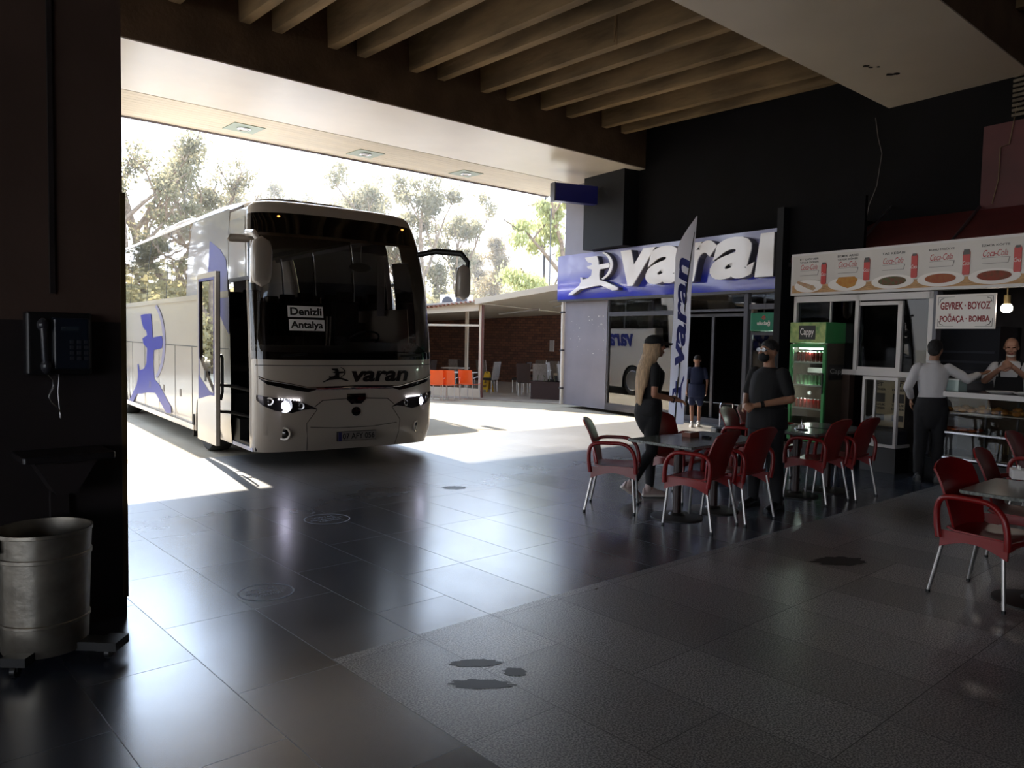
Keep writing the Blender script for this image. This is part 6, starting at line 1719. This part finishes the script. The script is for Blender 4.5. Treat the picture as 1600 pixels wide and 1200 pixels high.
M_skin = mat('tan_skin', 'a8745a', .5, var=.05, vscale=6)
M_skin2 = mat('olive_skin', '9a7058', .5, var=.05, vscale=6)
M_skin3 = mat('pale_ruddy_skin', 'a87c68', .5, var=.05, vscale=6)
M_eye = mat('dark_eye', '1a1210', .2); M_lip = mat('lip_skin', '8a4a42', .4)
M_bc = mat('black_cotton', '0f0f12', .85); M_bt = mat('black_denim', '121217', .8)
def person(label, loc, rz, P_, skin, scale=1.0, **o):
    P = dict(DEF); P.update(P_)
    t = thing('person', label, 'person', loc, rz); t.scale = (scale,) * 3
    mb = MB(); torso(mb, P, 0, bust=o.get('bust', 0), belly=o.get('belly', 0)); Mx = headm(mb, P, o.get('hs', 1.0)); limbs(mb, P, ra=o.get('ra', 1), rl=o.get('rl', 1))
    hand(mb, P['wrL'], P['hdL'], P['nL'], o.get('hsz', 1), P.get('curlL', P['curl']), P.get('thL', 1)); hand(mb, P['wrR'], P['hdR'], P['nR'], o.get('hsz', 1), P.get('curlR', P['curl']), P.get('thR', -1))
    for s in 'LR':
        a = V(P['an' + s]); f = V(P['ft' + s]).normalized(); mb.caps(a + V((0, 0, -.03)), a + f * .11 + V((0, 0, -.05)), .034, .026, flat=.7, side=(0, 0, 1))
    me = remesh(mb, .0075, 2)
    inv = Mx.inverted()
    def mi(c):
        q = inv @ c
        if q.y < -.055 and abs(abs(q.x) - .030) < .014 and abs(q.z - .012) < .0075: return 1
        if q.y < -.078 and abs(q.x) < .024 and abs(q.z + .063) < .010: return 2
        return 0
    mesh_obj('body', me, [skin, M_eye, M_lip], t, fn=mi)
    return t, P, Mx
def cloth(name, mb, m, t, vox=.009, wr=.006, sm=3, ws=11.0): return mesh_obj(name, remesh(mb, vox, sm), m, t, wrinkle=wr, wscale=ws)
def shirt(t, P, m, k=.014, fore=0.0, upper=.55, hem=0.0, name='shirt', bust=0, belly=0, loose=.012, wr=.006, ra=1.0):
    mb = MB(); Q = dict(P); torso(mb, Q, k, bust=bust, belly=belly)
    if hem:
        pel = V(P['pel']); sd = (V(P['shL']) - V(P['shR'])).normalized(); mb.tube([pel + V((0, 0, .12)), pel + V((0, 0, -hem))], [P['rh'][0] + k + loose, P['rh'][0] + k + loose * 1.6], 24, flat=(P['rh'][1] + .03 + belly * .5) / (P['rh'][0] + .01), side=sd)
    limbs(mb, P, legs=False, k=k, upper=1.0 if fore > 0 else upper, fore=fore, ra=ra)
    o = cloth(name, mb, m, t, wr=wr); 
    # open the neck: drop the cap above the collar
    return o
def trousers(t, P, m, k=.013, thigh=1.0, shin=.93, rl=1.0, name='trousers', wr=.004):
    mb = MB(); Q = dict(P); pel = V(P['pel']); sd = (V(P['shL']) - V(P['shR'])).normalized(); fr_ = V((sd.y, -sd.x, 0))
    rings = []
    for dz, fx, fy in ((-.27, .42, .50), (-.19, .70, .78), (-.11, .90, .95), (-.03, 1, 1), (.05, .99, .99), (.12, .90, .90)):
        c = pel + V((0, 0, dz)); g = P.get('glute', 0) * {-.27: .0, -.19: .45, -.11: .85, -.03: 1, .05: .7, .12: .25}[dz]
        rings.append([c + sd * (P['rh'][0] * fx + k) * math.cos(a) + fr_ * (P['rh'][1] * fy + k + (g if math.sin(a) < 0 else 0) * abs(math.sin(a))) * math.sin(a) for a in [2 * PI * j / 24 for j in range(24)]])
    mb.rings(rings); limbs(mb, P, arms=False, kl=k, thigh=thigh, shin=shin, rl=rl)
    return cloth(name, mb, m, t, wr=wr)
def aim(dx, dy): return math.atan2(dx, -dy)
def Lc(loc, rz, s, p):   # world point -> person's own frame
    v = Matrix.Rotation(-rz, 4, 'Z') @ (V(p) - V(loc)); return tuple(v / s)

# woman with long blonde hair and cap, seen from the side, hands forward
wloc = at(1014, 779); wloc.z = 0; wrz = aim(1, .12)
t, P, Mx = person('woman in black with long blonde hair and a black cap beside the tables', wloc, wrz,
    dict(pel=(0, .02, .97), che=(0, .0, 1.29), nk=(0, .02, 1.48), hd=(0, -.02, 1.645), face=(0, -1, .02), shL=(.165, .02, 1.42), shR=(-.165, .02, 1.42),
         elL=(.21, .05, 1.14), elR=(-.21, .04, 1.14), wrL=(.10, -.20, 1.10), wrR=(-.12, -.21, 1.08), hdL=(-.15, -1, -.05), hdR=(.12, -1, -.12), nL=(-.2, 0, -1), nR=(.2, 0, -1), curl=.5,
         hpL=(.085, .01, .93), hpR=(-.085, .01, .93), knL=(.09, -.05, .51), anL=(.09, -.03, .10), knR=(-.09, .02, .52), anR=(-.09, .23, .17), ftR=(0, -.82, -.55), ftL=(.02, -1, 0),
         rw=(.118, .085), rs=(.142, .092), rh=(.172, .118), glute=.045, thL=-1, thR=1), M_skin, 1.0, bust=.03, ra=.85, rl=1.0)
shirt(t, P, M_bc, .009, upper=.6, bust=.03, name='tee_shirt', wr=.004, ra=.85)
trousers(t, P, M_bt, .007, shin=.92, wr=.002, name='leggings')
M_sho = mat('pale_pink_trainer', 'b09a94', .6); M_sol = mat('cream_sole', 'c8beb4', .6)
shoe(P, 'L', M_sho, M_sol, t); shoe(P, 'R', M_sho, M_sol, t)
M_cap = mat('black_cap_cloth', '0b0b0f', .8)
q = MB(); q.ell((0, .012, .045), (.088, .108, .085), M=Mx, nu=28, nv=16); cp = cloth('cap', q, M_cap, t, .008, 0)
MB().sheet(lambda a, c: tuple(Mx @ V(((a - .5) * .14, -.08 - .115 * c + .05 * (2 * a - 1) ** 2, .052 - .02 * c - .02 * (2 * a - 1) ** 2))), 12, 6, .006).build('cap_peak', M_cap, cp, smooth=True)
M_hair = mat('blonde_hair', 'b89a78', .55, var=.3, vscale=14, stretch=(6, 6, .6), bump=.6, bscale=40)
q = MB()
for k in range(26):
    a = math.radians(-20 + 220 * k / 25); sx, sy = math.cos(a) * .082, .015 + math.sin(a) * .088
    L_ = 1.02 + .06 * math.sin(k * 2.1) if sy > .02 else 1.22
    q.tube([Mx @ V((sx * .9, sy, .03)), Mx @ V((sx * 1.05, sy * 1.02 + .01, -.08)), V((sx * 1.25, .085 + sy * .6, 1.40)), V((sx * 1.3, .115 + sy * .42, 1.22)), V((sx * 1.0, .13 + sy * .3, L_))], [.024, .026, .026, .022, .006], 8)
cloth('hair', q, M_hair, t, .008, .004, 1, 16)
q = MB(); q.tube([V(P['wrR']) + V((-.006, .0, 0)), V(P['wrR']) + V((.004, .03, .006))], .03, 14); q.build('bracelet', M_blk, t, smooth=True)

# boy in navy seen from behind, walking into the office
bl = V((hit(1090, 560, V((0, 15.6, 0)), V((0, 1, 0))).x, 15.6, 0)); brz = aim(.15, 1)
t, P, Mx = person('boy with dark hair in a long navy tee shirt walking to the office door', bl, brz,
    dict(anL=(.09, .05, .09), anR=(-.08, -.08, .10), knR=(-.09, -.08, .48), wrL=(.235, .0, .87), wrR=(-.235, -.03, .88), rw=(.13, .09), rs=(.15, .09), rh=(.15, .10), curl=.6), M_skin3, .83, hs=1.1, ra=.75, rl=.82)
M_navy = mat('navy_jersey', '2a3456', .8)
shirt(t, P, M_navy, .02, upper=.72, hem=.20, loose=.02, name='tee_shirt', ra=.8)
trousers(t, P, mat('navy_shorts', '1f2a4e', .8), .03, thigh=.75, shin=0, rl=.85, name='shorts')
for s in 'LR': shoe(P, s, M_white, M_sol, t)
q = MB(); q.ell((0, .022, .038), (.087, .10, .088), M=Mx, nu=24, nv=14); cloth('hair', q, mat('dark_brown_hair', '2a211e', .7, bump=.5, bscale=60), t, .008, .003)

# man in black with glasses and mask, hands together
ml = at(1193, 794); ml.z = 0; mrz = aim(-.75, -.55)
t, P, Mx = person('man in black clothes with glasses and face mask standing between the red chairs', ml, mrz,
    dict(face=(-.15, -1, .05), elL=(.27, .0, 1.15), elR=(-.27, .02, 1.15), wrL=(.06, -.27, 1.08), wrR=(-.07, -.28, 1.06), hdL=(-.75, -.6, 0), hdR=(.75, -.6, .05), nL=(0, .6, -.7), nR=(0, .6, -.5), curl=.75,
         rs=(.172, .12), rw=(.162, .12), rh=(.175, .125), knL=(.12, -.02, .49), knR=(-.13, -.02, .49), anL=(.15, .02, .09), anR=(-.15, .02, .09), thL=1, thR=-1), M_skin2, 1.0, belly=.05, ra=1.08, rl=1.08)
shirt(t, P, M_bc, .014, upper=.75, hem=.10, belly=.06, name='tee_shirt', ra=1.08)
trousers(t, P, M_bt, .016, rl=1.08)
for s in 'LR': shoe(P, s, M_blk, M_blk, t, 1.08)
q = MB(); q.ell((0, .02, .042), (.082, .099, .086), M=Mx, nu=24, nv=14); cloth('hair', q, mat('black_hair', '141112', .7, bump=.5, bscale=60), t, .008, .003)
MB().ell((0, -.058, -.058), (.062, .055, .055), M=Mx).build('face_mask', mat('black_mask', '121114', .8), t, smooth=True)
q = MB()
for x in (-1, 1):
    c0 = [(Mx @ V((x * .034 + .026 * math.cos(a), -.104 + abs(math.cos(a)) * .0, .012 + .019 * math.sin(a)))) for a in [2 * PI * j / 20 for j in range(21)]]
    q.tube(c0, .0028, 6); q.tube([Mx @ V((x * .058, -.102, .016)), Mx @ V((x * .084, .01, .014))], .0022, 5)
q.tube([Mx @ V((-.01, -.105, .016)), Mx @ V((.01, -.105, .016))], .002, 5)
gl_ = q.build('glasses', M_chrome, t, smooth=True)
q = MB()
for x in (-1, 1): q.add([Mx @ V((x * .034 + .025 * math.cos(a), -.1045, .012 + .018 * math.sin(a))) for a in [2 * PI * j / 20 for j in range(20)]], [tuple(range(20))])
q.build('lens', mat('grey_lens', '6a7076', .12), gl_)
q = MB(); q.tube([V(P['wrL']).lerp(V(P['elL']), .12), V(P['wrL']).lerp(V(P['elL']), .22)], .036, 14); q.build('wristwatch', M_blk, t, smooth=True)

# customer in white shirt, back to us, right arm stretched to the counter
cl = V((5.28, 9.80, 0)); crz = aim(.42, .9)
hx = V((6.02, 9.92, 1.40)); ex = V((5.78, 9.62, 1.26))
t, P, Mx = person('man in white shirt and black trousers with his back to us, reaching over the counter', cl, crz,
    dict(hd=(-.02, -.07, 1.635), che=(0, -.02, 1.27), nk=(0, -.03, 1.47), face=(-.35, -1, -.15), shR=(-.170, -.03, 1.41), shL=(.170, -.0, 1.40), elR=Lc(cl, crz, 1.02, (5.66, 9.70, 1.30)), wrR=Lc(cl, crz, 1.02, (5.90, 9.86, 1.37)),
         hdR=tuple(Matrix.Rotation(-crz, 3, 'Z') @ V((1, .35, .12))), nR=(0, 0, 1), curl=.35, elL=(.27, .06, 1.16), wrL=(.22, -.12, 1.02), anL=(.11, .03, .09), anR=(-.10, -.04, .09), rw=(.135, .10), rs=(.168, .11), rh=(.16, .115), thR=1), M_skin2, 1.02)
M_ws = mat('white_shirt_cotton', 'cfcdd0', .8)
shirt(t, P, M_ws, .013, fore=.86, name='shirt', wr=.012)
trousers(t, P, M_bt, .019)
for s in 'LR': shoe(P, s, M_blk, M_blk, t, 1.05)
q = MB(); q.ell((0, .022, .032), (.085, .102, .094), M=Mx, nu=24, nv=14); q.ell((0, .06, -.03), (.07, .05, .06), M=Mx); cloth('hair', q, mat('black_hair', '141112', .7, bump=.5, bscale=60), t, .008, .003)
MB().tube([V(P['nk']) + V((.062 * math.cos(a), .062 * math.sin(a) + .005, .012)) for a in [2 * PI * j / 20 for j in range(21)]], .018, 8).build('collar', M_ws, t, smooth=True)
MB().bx(-.17, .17, -.12, .13, 1.01, 1.045).build('belt', M_blk, t) if False else None

# apron man behind the counter
al = V((6.50, 10.18, 0)); arz = aim(-.62, -.75)
t, P, Mx = person('balding man in white shirt and black apron behind the bakery counter', al, arz,
    dict(hd=(0, -.06, 1.65), nk=(0, -.03, 1.48), face=(.10, -1, -.25), elL=(.27, -.06, 1.20), wrL=(.06, -.26, 1.40), hdL=(-.6, -.3, .45), nL=(-.3, .6, 0), elR=(-.27, -.05, 1.22), wrR=(-.08, -.27, 1.38), hdR=(.6, -.35, .4), nR=(.3, .6, 0), curl=.9,
         rs=(.175, .115), rw=(.155, .115), rh=(.165, .12)), M_skin3, 1.04, belly=.03, ra=1.1)
shirt(t, P, M_ws, .014, upper=.8, hem=.08, belly=.03, name='shirt', ra=1.15)
trousers(t, P, M_bt, .016)
for s in 'LR': shoe(P, s, M_blk, M_blk, t)
MB().sheet(lambda a, c: ((a - .5) * (.28 + .14 * (1 - c)), -.155 - .012 * math.cos((a - .5) * PI) + .04 * abs(2 * a - 1) ** 2, .62 + .66 * c), 12, 10, .006).build('apron', mat('black_apron', '131216', .85), t, smooth=True)
MB().tube([(.10, -.15, 1.27), (.12, -.08, 1.45), (.09, .02, 1.50)], .012, 8).tube([(-.10, -.15, 1.27), (-.12, -.08, 1.45), (-.09, .02, 1.50)], .012, 8).build('apron_strap', mat('black_apron', '131216', .85), t, smooth=True)
MB().ell((0, -.045, -.098), (.048, .048, .022), M=Mx).build('lowered_mask', M_white, t, smooth=True)
q = MB(); q.ell((0, .045, .0), (.082, .075, .055), M=Mx, nu=24, nv=14); cloth('hair', q, mat('short_grey_hair', '4a423e', .8), t, .008, .003)

bpy.data.scenes.remove(TMP)
